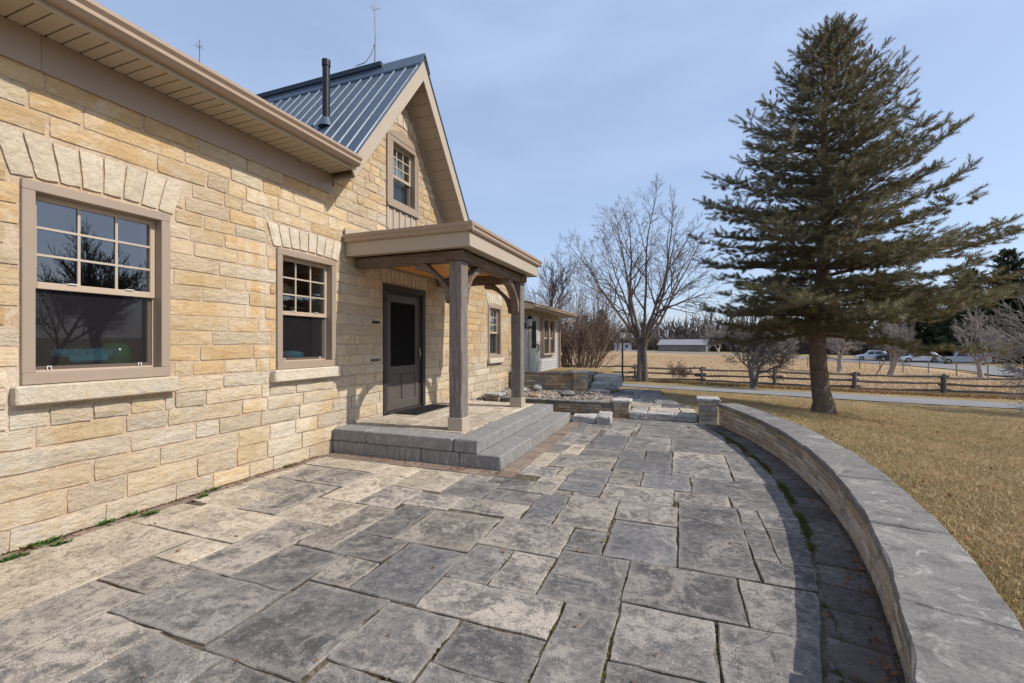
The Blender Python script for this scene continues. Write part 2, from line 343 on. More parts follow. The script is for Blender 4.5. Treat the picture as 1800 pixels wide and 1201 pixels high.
def nz(x, y, z, s=1.): return mnoise.noise(Vector((x * s, y * s, z * s)))
def rock(mb, P, N, prot, nu, nv, amp=.008, edge=.7, jit=.006, seed=0., back=.012, mi=0, round_=.012):
    """split-faced stone on quad P (a b c d), face pushed out along N"""
    a, b, c, d = [Vector(p) for p in P]; N = Vector(N); base = len(mb.v); vs = []; fs = []
    L = (b - a).length; Hh = (d - a).length
    for j in range(nv + 1):
        for i in range(nu + 1):
            u, v = i / nu, j / nv
            p = (a * (1 - u) + b * u) * (1 - v) + (d * (1 - u) + c * u) * v
            bd = i in (0, nu) or j in (0, nv)
            q = p * 1.0
            e = prot * (edge if bd else 1) + amp * (nz(p.x + seed, p.y, p.z, 9) + .6 * nz(p.x, p.y + seed, p.z, 23)) * (1 if not bd else .5)
            if not bd:
                q += (b - a).normalized() * random.uniform(-1, 1) * jit + (d - a).normalized() * random.uniform(-1, 1) * jit
            else:
                ctr = (a + b + c + d) / 4; q += (ctr - p).normalized() * random.uniform(0, jit * 1.3)
                if i in (0, nu) and j in (0, nv): q += (ctr - p).normalized() * round_
            vs.append(q + N * max(e, .002))
    W_ = nu + 1
    for j in range(nv):
        for i in range(nu): fs.append((j * W_ + i, j * W_ + i + 1, (j + 1) * W_ + i + 1, (j + 1) * W_ + i))
    ring = [i for i in range(W_)] + [j * W_ + nu for j in range(1, nv + 1)] + [nv * W_ + i for i in range(nu - 1, -1, -1)] + [j * W_ for j in range(nv - 1, 0, -1)]
    k = len(vs)
    for r_ in ring:
        p = vs[r_]; d_ = (p - a).dot(N); vs.append(p - N * (d_ + back))
    n = len(ring)
    for i in range(n): fs.append((ring[i], k + i, k + (i + 1) % n, ring[(i + 1) % n]))
    mb.add(vs, fs, mi); return mb
def rough_box(name, x0, x1, y0, y1, z0, z1, mat, parent, amp=.01, bev=.012, cuts=3, sides_only=True, seed=0, taper=0, rot=0., share=None):
    bm = bmesh.new(); bmesh.ops.create_cube(bm, size=1)
    sx, sy, sz = x1 - x0, y1 - y0, z1 - z0
    bmesh.ops.scale(bm, vec=(sx, sy, sz), verts=bm.verts)
    bmesh.ops.bevel(bm, geom=list(bm.edges), offset=bev, segments=1, affect='EDGES')
    big = [e for e in bm.edges if e.calc_length() > max(.06, min(sx, sy, sz) * .45)]
    if cuts: bmesh.ops.subdivide_edges(bm, edges=big, cuts=cuts, use_grid_fill=True)
    c = Vector(((x0 + x1) / 2, (y0 + y1) / 2, (z0 + z1) / 2))
    for v in bm.verts:
        p = v.co + c
        top = v.co.z > sz / 2 - 1e-4
        k = .25 if (top and sides_only) else 1
        v.co += Vector((nz(p.x + seed, p.y, p.z, 8), nz(p.x, p.y + 7 + seed, p.z, 8), nz(p.x, p.y, p.z + 13 + seed, 8) * (.2 if sides_only else 1))) * amp * k
        v.co += Vector((random.uniform(-1, 1), random.uniform(-1, 1), 0)) * amp * .3 * k
    if rot: bmesh.ops.rotate(bm, verts=bm.verts, matrix=Matrix.Rotation(rot, 3, 'Z'))
    bmesh.ops.translate(bm, verts=bm.verts, vec=c)
    bmesh.ops.recalc_face_normals(bm, faces=bm.faces)
    me = bpy.data.meshes.new(name); bm.to_mesh(me); bm.free(); me.materials.append(MATS[mat])
    me.polygons.foreach_set('use_smooth', [True] * len(me.polygons)); me.set_sharp_from_angle(angle=R(32))
    return link(name, me, parent)
def slab(name, poly, z0, z1, mat, parent, jit=.006, bev=.008, tilt=.003):
    """flat paving stone: outline densified and jittered, chamfered edge"""
    pts = []
    n = len(poly)
    for i in range(n):
        a, b = Vector(poly[i]), Vector(poly[(i + 1) % n]); L = (b - a).length; k = max(1, int(L / .11))
        for j in range(k):
            p = a + (b - a) * (j / k); pts.append(p + Vector((random.uniform(-1, 1), random.uniform(-1, 1))) * jit)
    c = sum(pts, Vector((0, 0))) / len(pts); tx, ty = random.uniform(-tilt, tilt), random.uniform(-tilt, tilt)
    vs = []; m = len(pts)
    for p in pts: vs.append((p.x, p.y, z0))
    for p in pts: vs.append((p.x, p.y, z1 - bev * .8 + (p.x - c.x) * tx + (p.y - c.y) * ty))
    for p in pts:
        q = p + (c - p).normalized() * bev * random.uniform(.6, 1.6); vs.append((q.x, q.y, z1 + (p.x - c.x) * tx + (p.y - c.y) * ty))
    fs = [(i, (i + 1) % m, m + (i + 1) % m, m + i) for i in range(m)] + [(m + i, m + (i + 1) % m, 2 * m + (i + 1) % m, 2 * m + i) for i in range(m)] + [tuple(range(2 * m, 3 * m))]
    return MB().add(vs, fs).build(name, mat, parent)

# ================================================================== SETTING
TR = np.array([0, 5, 7, 10.6, 15, 20, 26, 40, 90.]); TZ = np.array([.12, .1, 0, -.42, -.75, -1.0, -1.18, -1.25, -1.25])
CX, CY, CR = -5.5, 5.2, 11.27          # circle of the seat wall's inner face
def tz(x, y):
    x = np.asarray(x, float); y = np.asarray(y, float)
    z = np.interp(np.hypot(np.maximum(x, 0), y - 8), TR, TZ)
    far = np.hypot(x, y)
    z = z + np.where(far > 150, (far - 150) * .012, 0)
    inside = ((np.hypot(x - CX, y - CY) < CR + .12) & (y < 9.0)) | ((x < 3.3) & (y < 13.0)) | ((x < .2) & (y < 17.2))
    return np.where(inside, np.minimum(z, -.22), z)
def terrain():
    g = np.concatenate([-np.geomspace(900, 8, 40), np.arange(-7.5, 30, .3), np.geomspace(30.2, 900, 46)])
    h = np.concatenate([-np.geomspace(300, 5, 20), np.arange(-4.5, 40, .3), np.geomspace(40.3, 900, 46)])
    X, Y = np.meshgrid(g, h, indexing='ij'); Z = tz(X, Y)
    rs = np.random.RandomState(3)
    Z = Z + np.where((np.hypot(X - CX, Y - CY) > CR + .8) & (X > -1), rs.uniform(-.012, .012, X.shape), 0)
    V = np.stack([X, Y, Z], -1).reshape(-1, 3); n, m = X.shape
    I = np.arange(n * m).reshape(n, m)
    Fq = np.stack([I[:-1, :-1], I[1:, :-1], I[1:, 1:], I[:-1, 1:]], -1).reshape(-1, 4)
    return V, Fq
V, Fq = terrain()
setp(np_mesh('ground', V, Fq, 'lawn', smooth=True), kind='structure')
def strip(name, left, right, mat, lift, n=60):
    l = np.array(left, float); r = np.array(right, float)
    def rs(p):
        s = np.r_[0, np.cumsum(np.hypot(*np.diff(p, axis=0).T))]; t = np.linspace(0, s[-1], n)
        return np.c_[np.interp(t, s, p[:, 0]), np.interp(t, s, p[:, 1])]
    l, r = rs(l), rs(r); K = 7
    V = []
    for k in range(K):
        p = l * (1 - k / (K - 1)) + r * (k / (K - 1)); V.append(np.c_[p, tz(p[:, 0], p[:, 1]) + lift])
    V = np.concatenate(V); I = np.arange(K * n).reshape(K, n)
    Fq = np.stack([I[:-1, :-1], I[:-1, 1:], I[1:, 1:], I[1:, :-1]], -1).reshape(-1, 4)
    return setp(np_mesh(name, V, Fq, mat, smooth=True), kind='structure')
strip('driveway', [(-14, 27.5), (0, 26.9), (4.6, 26.1), (11, 26.2), (18.4, 26), (60, 24.5)], [(-14, 24.6), (0, 24.0), (4.5, 22.9), (10, 22.4), (16.7, 22.9), (60, 20.5)], 'asphalt', .03)
strip('field', [(-160, 160), (0, 150), (12, 128), (21, 98), (27, 74), (29.5, 58), (27.6, 47), (60, 29.5)], [(-160, 40), (-30, 34.5), (5.6, 30.6), (9.5, 29.8), (13.3, 29.6), (17, 29.5), (20.6, 29.4), (60, 28.6)], 'field', .02, 120)
strip('road', [(-40, 200), (20, 112), (30, 92), (36, 78), (38.5, 66), (37, 58), (60, 38)], [(-46, 190), (15, 104), (24, 84), (28.6, 70), (30.6, 57), (28.3, 47), (60, 29.9)], 'asphalt', .06)

# ------------------------------------------------------------------ patio
SLABS = [(0.13,1.03,1.24,2.36,0),(1.03,1.51,1.04,1.7,1),(1.03,1.51,1.7,2.02,1),(1.03,1.37,2.02,2.36,0),(1.37,1.79,2.02,2.88,1),(0.37,1.37,2.36,2.88,0),(0.13,0.37,2.36,2.82,0),(0.27,0.73,2.88,3.34,0),(0.73,1.17,2.88,3.7,1),(1.51,2.29,1.52,2.02,2),(1.79,2.29,2.02,2.52,2),(2.29,2.91,1.5,2.18,3),(1.51,1.97,0.94,1.52,1),(1.97,2.47,0.96,1.5,2),(2.47,2.95,1.08,1.5,3),(1.17,1.81,2.88,3.38,0),(0.27,1.21,3.7,4.22,1),(0.13,1.13,4.24,4.62,0),(1.21,1.63,3.38,4.22,0),(1.13,1.63,4.22,4.72,0),(1.63,2.05,3.38,3.92,1),(1.63,2.23,3.92,4.62,0),(2.23,2.71,3.88,4.42,2),(2.05,2.53,3.52,3.88,1),(1.81,2.11,2.52,3.38,5),(2.11,2.43,2.86,3.52,2),(2.43,3.07,2.86,3.52,5),(2.11,2.59,2.52,2.86,3),(2.59,3.07,2.18,2.86,4),(2.29,2.59,2.18,2.52,1),(3.07,3.37,2.52,3.02,2),(3.37,3.69,2.52,3.02,1),(3.07,3.87,2.16,2.52,1),(2.91,3.39,1.66,2.16,2),(3.39,3.87,1.82,2.16,3),(3.39,4.01,1.54,1.82,2),(3.07,3.69,3.02,3.56,1),(2.53,3.21,3.56,3.88,1),(2.71,3.21,3.88,4.24,2),(3.21,3.49,3.56,4.24,4),(3.49,3.95,3.56,4.32,1),(3.69,3.97,3.16,3.56,2),(3.69,4.17,2.52,3.16,3),(3.87,4.17,1.82,2.52,2),(2.53,3.03,4.42,4.78,2),(3.03,3.31,4.24,4.78,1),(3.31,3.75,4.42,5.24,4),(2.71,3.17,4.78,5.2,1),(2.97,3.73,5.24,5.86,5),(2.73,2.97,5.2,5.88,0),(3.17,3.31,4.78,5.24,0),(2.97,3.21,5.86,6.5,0),(2.95,3.39,1.26,1.66,3),(4.17,4.83,2.64,3.16,3),(4.17,4.67,2.14,2.64,2),(4.67,5.17,1.94,2.64,2),(4.83,5.27,2.64,3.16,2),(4.47,4.97,3.16,4.5,3),(4.97,5.33,3.16,3.48,3),(4.43,4.93,4.5,4.8,1),(4.93,5.43,4.5,4.8,2),(4.59,5.47,4.8,5.36,3),(4.09,4.59,4.82,5.36,4),(3.75,4.09,4.82,5.36,5),(3.75,4.43,4.32,4.82,1),(3.95,4.47,3.86,4.32,5),(3.97,4.47,3.16,3.86,4),(3.73,4.39,5.36,5.94,4),(4.39,5.03,5.36,6.16,2),(5.03,5.47,5.48,6.54,2),(4.35,5.29,6.54,7.34,3),(3.73,4.35,6.46,7.34,2),(3.31,3.73,6.36,7.36,4),(4.05,4.39,5.94,6.46,3),(3.21,4.05,5.94,6.36,3),(3.81,5.13,7.34,8.44,2),(3.27,4.95,8.52,9.0,2),(5.13,5.49,4.1,4.5,2),(5.13,5.41,3.48,4.1,2),(4.17,4.67,1.66,2.14,3),(0.13,0.65,-2.4,-1.76,0),(0.65,1.45,-2.4,-1.64,0),(1.45,1.85,-2.4,-2.0,1),(1.85,2.43,-2.4,-1.48,2),(1.45,1.85,-2.0,-1.24,1),(0.13,0.65,-1.76,-1.12,0),(0.65,1.45,-1.64,-1.0,0),(1.85,2.43,-1.48,-0.96,1),(1.45,1.85,-1.24,-0.6,5),(0.13,0.65,-1.12,-0.2,0),(0.65,1.45,-1.0,-0.24,1),(1.85,2.43,-0.96,-0.32,2),(1.45,1.85,-0.6,-0.08,1),(1.85,2.43,-0.32,0.32,5),(0.65,1.45,-0.24,0.4,1),(0.13,0.65,-0.2,0.44,0),(1.45,1.85,-0.08,0.32,2),(1.45,2.43,0.32,0.94,3),(0.65,1.05,0.4,1.04,1),(1.05,1.45,0.4,1.04,1),(0.13,0.65,0.44,0.96,0),(0.13,0.65,0.96,1.24,0),(0.65,1.03,1.04,1.24,0),(0.13,0.27,2.88,3.64,0),(0.27,0.73,3.34,3.7,1),(4.97,5.13,3.48,4.24,2),(0.13,0.27,3.64,4.24,0),(2.71,3.03,4.24,4.42,3),(3.31,3.49,4.24,4.42,5),(4.97,5.13,4.24,4.5,2),(3.49,3.75,4.32,4.42,2),(2.23,2.53,4.42,5.18,1),(5.03,5.47,5.36,5.48,2),(3.21,3.73,5.86,5.94,2),(2.73,2.97,5.88,6.4,5),(4.39,5.03,6.16,6.54,1),(3.21,3.31,6.36,7.12,3),(3.73,4.05,6.36,6.46,5),(2.73,2.97,6.4,7.32,1),(2.97,3.21,6.5,7.14,1),(5.29,5.39,6.54,7.18,3),(3.21,3.31,7.12,7.64,3),(2.97,3.21,7.14,7.9,5),(2.73,2.97,7.32,7.72,2),(3.73,3.81,7.34,7.74,2),(5.13,5.25,7.34,8.1,2),(3.31,3.73,7.36,7.88,1),(3.21,3.31,7.64,8.52,1),(2.73,2.97,7.72,8.36,2),(3.73,3.81,7.74,8.52,1),(3.31,3.73,7.88,8.52,5),(2.97,3.21,7.9,9.04,3),(2.73,2.97,8.36,9.04,5),(3.81,4.61,8.44,8.52,2),(4.61,4.97,8.44,8.52,2)]
patio_v = []; cc = []
ys_ = np.linspace(-2.6, 9.2, 60)
xr = CX + np.sqrt(np.maximum(CR ** 2 - (ys_ - CY) ** 2, 0)) + .02
V = np.concatenate([np.c_[np.full(60, -.02), ys_, np.full(60, -.012)], np.c_[xr, ys_, np.full(60, -.012)]])
patio = setp(np_mesh('patio', V, [(i, 60 + i, 61 + i, i + 1) for i in range(59)], 'joint_sand'), kind='structure')
RB = CR - .30
def xlim(y, r): return CX + math.sqrt(max(0, r * r - (y - CY) ** 2))
for (x0, x1, y0, y1, tone) in SLABS:
    if x0 < 2.74 and y1 > 4.60:
        if x1 < 2.9 or y0 < 4.45: y1 = min(y1, 4.60)
        else: x0 = 2.74
    if x0 < 3.4 and y1 > 8.55 and x1 > 2.7:
        if x1 < 3.4 and y0 > 7.9: y1 = 8.55
    if y1 - y0 < .07 or x1 - x0 < .07: continue
    g = random.uniform(.003, .007)
    xa, xb, ya, yb = x0 + g, x1 - g, y0 + g, y1 - g
    if xa > xlim(ya, RB) - .05 and xa > xlim(yb, RB) - .05: continue
    if xb > min(xlim(ya, RB), xlim(yb, RB)):
        k = 6; right = [(min(xb, xlim(ya + (yb - ya) * i / k, RB) - .01), ya + (yb - ya) * i / k) for i in range(k + 1)]
        poly = [(xa, ya)] + right + [(xa, yb)]
        if min(p[0] for p in right) < xa + .05: continue
    else: poly = [(xa, ya), (xb, ya), (xb, yb), (xa, yb)]
    slab('flagstone', poly, -.015, random.uniform(-.003, .004), FLAG[tone], patio, .008, .006)
# radial dark pavers beside the seat wall
th0, th1 = math.asin((-2.4 - CY) / CR), math.asin((8.95 - CY) / CR); nseg = 40
for k in range(nseg):
    a0 = th0 + (th1 - th0) * k / nseg + .0011; a1 = th0 + (th1 - th0) * (k + 1) / nseg - .0011
    P = lambda r, a: (CX + r * math.cos(a), CY + r * math.sin(a))
    am = (a0 + a1) / 2
    slab('border_paver', [P(RB + .012, a0), P(CR - .02, a0), P(CR - .02, a1), P(RB + .012, a1)], -.015, random.uniform(-.008, .002), 'paver_dark', patio, .005, .012)
def paver_row(x0, x1, y0, y1, along, L=.23):
    lo, hi = (y0, y1) if along == 'y' else (x0, x1); t = lo
    while t < hi - .04:
        e = min(hi, t + L * random.uniform(.85, 1.15))
        if along == 'y': poly = [(x0, t + .003), (x1, t + .003), (x1, e - .003), (x0, e - .003)]
        else: poly = [(t + .003, y0), (e - .003, y0), (e - .003, y1), (t + .003, y1)]
        slab('edging_paver', poly, -.015, random.uniform(0, .006), 'paver_brown', patio, .003, .006); t = e
paver_row(.03, .125, -2.4, 4.60, 'y'); paver_row(.03, 2.52, 4.61, 4.80, 'x', .2); paver_row(2.535, 2.73, 4.61, 8.5, 'y', .2)
paver_row(2.75, 3.5, 8.72, 9.05, 'x', .25)

# ================================================================== STONE HOUSE
house = thing('stone_house', 'honey limestone house with taupe windows, gabled dormer and blue metal roof', 'house', (0, 5, 0))
YA, YB, ZT = -4.0, 11.92, 3.75
GC, GZ, GFZ, GH = 6.47, 6.25, 3.95, 1.71                 # gable centre, apex z, foot z, half width (outer)
SL = (GZ - GFZ) / GH
OPEN = {'w1': (1.755, 2.76, 1.19, 2.70), 'w2': (3.945, 4.90, 1.18, 2.63), 'w3': (10.12, 10.97, 1.11, 2.45), 'door': (5.97, 7.21, .30, 2.46)}
GW = (6.05, 6.97, 3.38, 5.02)
def wall_core():
    mb = MB(); ys = sorted({YA, YB} | {v for o in OPEN.values() for v in o[:2]}); zs = sorted({-.3, 3.38, ZT} | {v for o in OPEN.values() for v in o[2:]} ) 
    ys = sorted(set(ys) | {GW[0], GW[1]})
    def hole(y, z):
        if any(o[0] < y < o[1] and o[2] < z < o[3] for o in OPEN.values()): return True
        return GW[0] < y < GW[1] and z > GW[2]
    for i in range(len(ys) - 1):
        for j in range(len(zs) - 1):
            if not hole((ys[i] + ys[i + 1]) / 2, (zs[j] + zs[j + 1]) / 2):
                mb.add([(0, ys[i], zs[j]), (0, ys[i + 1], zs[j]), (0, ys[i + 1], zs[j + 1]), (0, ys[i], zs[j + 1])], [(0, 1, 2, 3)])
    for o in list(OPEN.values()):
        y0, y1, z0, z1 = o
        for q in ([(0, y0, z0), (0, y0, z1), (-.4, y0, z1), (-.4, y0, z0)], [(0, y1, z0), (-.4, y1, z0), (-.4, y1, z1), (0, y1, z1)], [(0, y0, z1), (0, y1, z1), (-.4, y1, z1), (-.4, y0, z1)], [(0, y0, z0), (-.4, y0, z0), (-.4, y1, z0), (0, y1, z0)]):
            mb.add(q, [(0, 1, 2, 3)])
    gl = lambda z: GC - (GZ - z) / SL + .16; gr = lambda z: GC + (GZ - z) / SL - .16
    zt = 5.14; za = GZ - .16 * SL
    for poly in ([(gl(ZT), ZT), (GW[0], ZT), (GW[0], zt), (gl(zt), zt)] , [(GW[1], ZT), (gr(ZT), ZT), (gr(zt), zt), (GW[1], zt)], [(gl(zt), zt), (gr(zt), zt), (GC, za)]):
        mb.add([(0, a, b) for a, b in poly], [tuple(range(len(poly)))])
    # far side, back and ends so that the house is closed
    mb.add([(0, YB, -.3), (-9, YB, -.3), (-9, YB, ZT), (-4.5, YB, 6.3), (0, YB, ZT)], [(0, 1, 2, 3, 4)])
    mb.add([(0, YA, -.3), (-9, YA, -.3), (-9, YA, ZT), (-4.5, YA, 6.3), (0, YA, ZT)], [(0, 1, 2, 3, 4)])
    mb.add([(-9, YA, -.3), (-9, YB, -.3), (-9, YB, ZT), (-9, YA, ZT)], [(0, 1, 2, 3)])
    return mb.build('wall', 'mortar', house, recalc=False)
wall = wall_core()
# obstacles for the coursed stones
obs = [o for o in OPEN.values()] + [GW]
def voussoirs(y0, y1, z0, z1, flare, n, mat='stone_dressed', sag=.03, parent=None):
    """flat arch of n tapered stones"""
    for k in range(n):
        a, b = k / n, (k + 1) / n; g = .005
        lo0, lo1 = y0 + (y1 - y0) * a + g, y0 + (y1 - y0) * b - g
        hi0, hi1 = y0 - flare + (y1 - y0 + 2 * flare) * a + g, y0 - flare + (y1 - y0 + 2 * flare) * b - g
        cm = lambda t: sag * (1 - (2 * t - 1) ** 2)
        zz = z1 + random.uniform(-.012, .004)
        mb = rock(MB(), [(0, lo0, z0 + cm(a) + .01), (0, lo1, z0 + cm(b) + .01), (0, hi1, zz), (0, hi0, zz)], (1, 0, 0), .020, 3, 6, .012, .75, .005, k * 3.1, round_=.004)
        mb.build('arch_stone', mat, wall, smooth=True, sharp=40)
    obs.append((y0 - .01, y1 + .01, z0, z1 + .012)); obs.append((y0 - flare, y1 + flare, z0 + (z1 - z0) * .45, z1 + .012))
voussoirs(1.70, 2.80, 2.70, 3.04, .10, 8); voussoirs(3.90, 4.95, 2.63, 2.92, .09, 8); voussoirs(10.08, 11.0, 2.45, 2.74, .08, 7); voussoirs(5.95, 7.23, 2.46, 2.72, .06, 11)
voussoirs(6.03, 6.99, 5.10, 5.42, .03, 6, sag=.10)
for (a, b, z0, z1) in ((1.70, 2.80, 1.04, 1.19), (3.86, 4.93, 1.03, 1.18), (10.08, 11.02, .97, 1.11)):
    rough_box('window_sill', -.05, .095, a, b, z0 + .005, z1 - .004, 'stone_dressed', wall, .006, .012, 3); obs.append((a - .01, b + .01, z0 - .03, z1))
STONES = []
def cut(rects, o):
    out = []
    for (a, b, c, d) in rects:
        if a >= o[1] or b <= o[0] or c >= o[3] or d <= o[2]: out.append((a, b, c, d)); continue
        if a < o[0]: out.append((a, o[0], c, d))
        if b > o[1]: out.append((o[1], b, c, d))
        m0, m1 = max(a, o[0]), min(b, o[1])
        if c < o[2]: out.append((m0, m1, c, o[2]))
        if d > o[3]: out.append((m0, m1, o[3], d))
    return out
def courses(zl, ya, yb, lo, hi, gable=False):
    for z0, z1 in zip(zl[:-1], zl[1:]):
        a, b = (ya, yb) if not gable else (GC - (GZ - z1) / SL + .26, GC + (GZ - z1) / SL - .26)
        if b - a < .2: continue
        t = a - random.uniform(0, .3) if not gable else a
        while t < b - .02:
            L = random.uniform(lo, hi) * random.choice([.6, 1, 1, 1.25]); e = t + L
            if b - e < .16: e = b
            rs_ = [(max(t, a), min(e, b), z0, z1)]
            for o in obs: rs_ = cut(rs_, o)
            for r_ in rs_:
                if r_[1] - r_[0] > .07 and r_[3] - r_[2] > .05: STONES.append(r_)
            t = e
courses([-.08, .16, .36, .545, .715, .87, 1.02, 1.17, 1.32, 1.475, 1.615, 1.765, 1.91, 2.06, 2.20, 2.35, 2.495, 2.645, 2.78, 2.93, 3.065, 3.23, 3.39, 3.56], -1.5, YB, .32, .66)
courses([3.56, 3.71, 3.84, 3.99, 4.12, 4.26, 4.38, 4.52, 4.66, 4.78, 4.92, 5.05, 5.17, 5.30, 5.44, 5.57, 5.70, 5.83], 0, 0, .22, .46, True)
def pscore(r):
    yc, zc = (r[0] + r[1]) / 2, (r[2] + r[3]) / 2
    dx, dy = -CAM_X, yc; f = -dx * math.sin(YAW) + dy * math.cos(YAW); s = dx * math.cos(YAW) + dy * math.sin(YAW)
    if f < .3 or abs(s / f) > 1.25: return 0
    pen = 1
    if 5.1 < yc < 8 and zc < .34: pen = .02
    if 8.0 < yc < 9.9 and 2.4 < zc < 4: pen = .05
    return (r[1] - r[0]) * (r[3] - r[2]) / f ** 3 * pen
STONES.sort(key=pscore, reverse=True)
rest = {}
for k, (a, b, c, d) in enumerate(STONES):
    yc, zc = (a + b) / 2, (c + d) / 2; q = random.random()
    if zc < 1.1: m = 'stone_pale' if q < .62 else ('stone_grey' if q < .84 else 'stone_honey')
    elif zc < 3.2: m = ('stone_ochre' if q < .52 else 'stone_honey' if q < .82 else 'stone_pale' if q < .94 else 'stone_grey')
    elif zc < 3.6: m = 'stone_ochre' if q < .45 else ('stone_honey' if q < .75 else 'stone_pale')
    else: m = 'stone_pale' if q < .4 else ('stone_honey' if q < .75 else ('stone_ochre' if q < .9 else 'stone_grey'))
    if 4.95 < yc < 8 and q < .5 and zc > 1.1: m = 'stone_pale'
    if zc < .1 and 1 < yc < 3: m = 'stone_grey'
    g = random.uniform(.004, .010); rough = .014 if zc < 1.15 or zc > 3.6 else .007
    big = k < 300
    nu = max(2, min(8, int((b - a) / (.075 if big else .16)))); nv = 4 if big else 2
    s0, s1, s2, s3 = [random.uniform(-.006, .006) for _ in range(4)]
    P = [(0, a + g, c + g + s0), (0, b - g, c + g + s1), (0, b - g, d - g + s2), (0, a + g, d - g + s3)]
    mb = MB() if big else rest.setdefault(m, MB())
    rock(mb, P, (1, 0, 0), random.uniform(.006, .013) + (.006 if zc < 1.1 else 0), nu, nv, rough, .72, .005, k * .37, round_=.004)
    if big: mb.build('stone', m, wall, smooth=True, sharp=38)
allr = MB(); ml = list(rest)
for i, m in enumerate(ml): allr.add(rest[m].v, rest[m].f, i)
if ml: allr.build('wall_stones', ml, wall, smooth=True, sharp=38, kind='stuff')

# interior, seen only through the panes
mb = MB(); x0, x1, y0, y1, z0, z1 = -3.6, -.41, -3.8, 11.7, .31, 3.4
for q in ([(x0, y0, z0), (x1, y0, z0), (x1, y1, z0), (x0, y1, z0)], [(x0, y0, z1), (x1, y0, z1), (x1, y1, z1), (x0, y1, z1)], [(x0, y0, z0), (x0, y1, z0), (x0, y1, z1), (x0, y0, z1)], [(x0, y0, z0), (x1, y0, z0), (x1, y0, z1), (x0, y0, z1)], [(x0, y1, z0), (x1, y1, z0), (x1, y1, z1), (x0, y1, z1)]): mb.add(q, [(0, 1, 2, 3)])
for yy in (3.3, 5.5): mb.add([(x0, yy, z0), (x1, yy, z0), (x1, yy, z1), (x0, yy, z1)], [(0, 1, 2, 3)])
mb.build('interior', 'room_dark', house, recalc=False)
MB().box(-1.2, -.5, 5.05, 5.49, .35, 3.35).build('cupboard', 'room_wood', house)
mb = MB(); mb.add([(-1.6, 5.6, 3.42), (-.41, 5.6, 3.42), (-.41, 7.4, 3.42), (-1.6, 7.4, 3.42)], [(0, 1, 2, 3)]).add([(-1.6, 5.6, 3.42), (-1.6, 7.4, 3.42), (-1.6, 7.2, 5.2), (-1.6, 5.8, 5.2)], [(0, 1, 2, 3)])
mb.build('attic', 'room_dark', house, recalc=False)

def window(y0, y1, z0, z1, meet, rows=3, cols=3, screen=True, blind=False, tw=.075, latch=True, parent=None, X=0., depth=.13, mats=('trim_taupe', 'trim_sash'), bottom=.085):
    parent = parent or house
    fr = MB(); d0, d1 = X - depth, X + .03
    fr.box(d0, d1, y0, y0 + tw, z0 + bottom, z1 - tw); fr.box(d0, d1, y1 - tw, y1, z0 + bottom, z1 - tw); fr.box(d0, d1, y0, y1, z1 - tw, z1); fr.box(d0, d1 + .004, y0, y1, z0, z0 + bottom)
    w = fr.build('window', mats[0], parent, bevel=.004)
    a, b, c, d = y0 + tw, y1 - tw, z0 + bottom, z1 - tw; s = .042
    xs = X - .095; us = MB()          # upper sash, proud of the lower one
    us.box(xs, xs + .035, a, a + s, meet - .03, d); us.box(xs, xs + .035, b - s, b, meet - .03, d); us.box(xs, xs + .035, a + s, b - s, d - s, d); us.box(xs, xs + .038, a + s, b - s, meet - .03, meet + .022)
    us.build('upper_sash', mats[1], w, bevel=.003)
    xl = xs - .034; ls = MB()
    ls.box(xl, xl + .032, a, a + s, c, meet - .032); ls.box(xl, xl + .032, b - s, b, c, meet - .032); ls.box(xl, xl + .034, a + s, b - s, c, c + s)
    ls.build('lower_sash', mats[1], w, bevel=.003)
    pa, pb = a + s, b - s
    def pane(x, y0_, y1_, z0_, z1_): return MB().box(x - .004, x, y0_, y1_, z0_, z1_).build('pane', 'window_glass', w)
    pane(xs + .014, pa - .005, pb + .005, meet + .02, d - s + .005); pane(xl + .012, pa - .005, pb + .005, c + s - .005, meet - .033)
    for i in range(1, cols):
        t = pa + (pb - pa) * i / cols; MB().box(xs + .016, xs + .026, t - .009, t + .009, meet + .022, d - s).build('muntin', 'muntin', w)
    for j in range(1, rows):
        t = meet + .022 + (d - s - meet - .022) * j / rows
        MB().box(xs + .0165, xs + .0275, pa, pb, t - .009, t + .009).build('muntin', 'muntin', w)
    if screen:
        MB().box(xs + .004, xs + .006, a + .012, b - .012, c + .012, meet - .031).build('insect_screen', 'insect_screen', w)
        f = MB(); e = .016
        f.box(xs, xs + .014, a, a + e, c, meet - .031); f.box(xs, xs + .014, b - e, b, c, meet - .031); f.box(xs, xs + .0135, a + e, b - e, c, c + e); f.build('screen_frame', mats[1], w)
    if latch:
        for t in (.27, .78): MB().box(xs + .02, xs + .05, pa + (pb - pa) * t - .03, pa + (pb - pa) * t + .03, meet + .0225, meet + .03).build('latch', 'white_plastic', w)
        for t in (.1, .9): 
            yc = pa + (pb - pa) * t; m_ = MB()
            m_.box(xs + .014, xs + .022, yc - .014, yc - .009, c + .016, c + .045); m_.box(xs + .014, xs + .022, yc + .009, yc + .014, c + .016, c + .045); m_.box(xs + .014, xs + .022, yc - .009, yc + .009, c + .040, c + .045); m_.build('screen_clip', 'white_plastic', w)
    if blind:
        z = c + .03
        while z < d - .03:
            MB().add([(xl - .042, pa - .02, z + .028), (xl - .026, pa - .02, z), (xl - .026, pb + .02, z), (xl - .042, pb + .02, z + .028)], [(0, 1, 2, 3)]).build('blind_slat', 'blind', w); z += .034
    return w
window(1.755, 2.76, 1.19, 2.70, 1.94); window(3.945, 4.90, 1.18, 2.63, 1.87); window(10.12, 10.97, 1.11, 2.45, 1.76, blind=True, latch=False)
window(6.14, 6.93, 3.80, 4.93, 4.33, blind=True, latch=False, depth=.17)
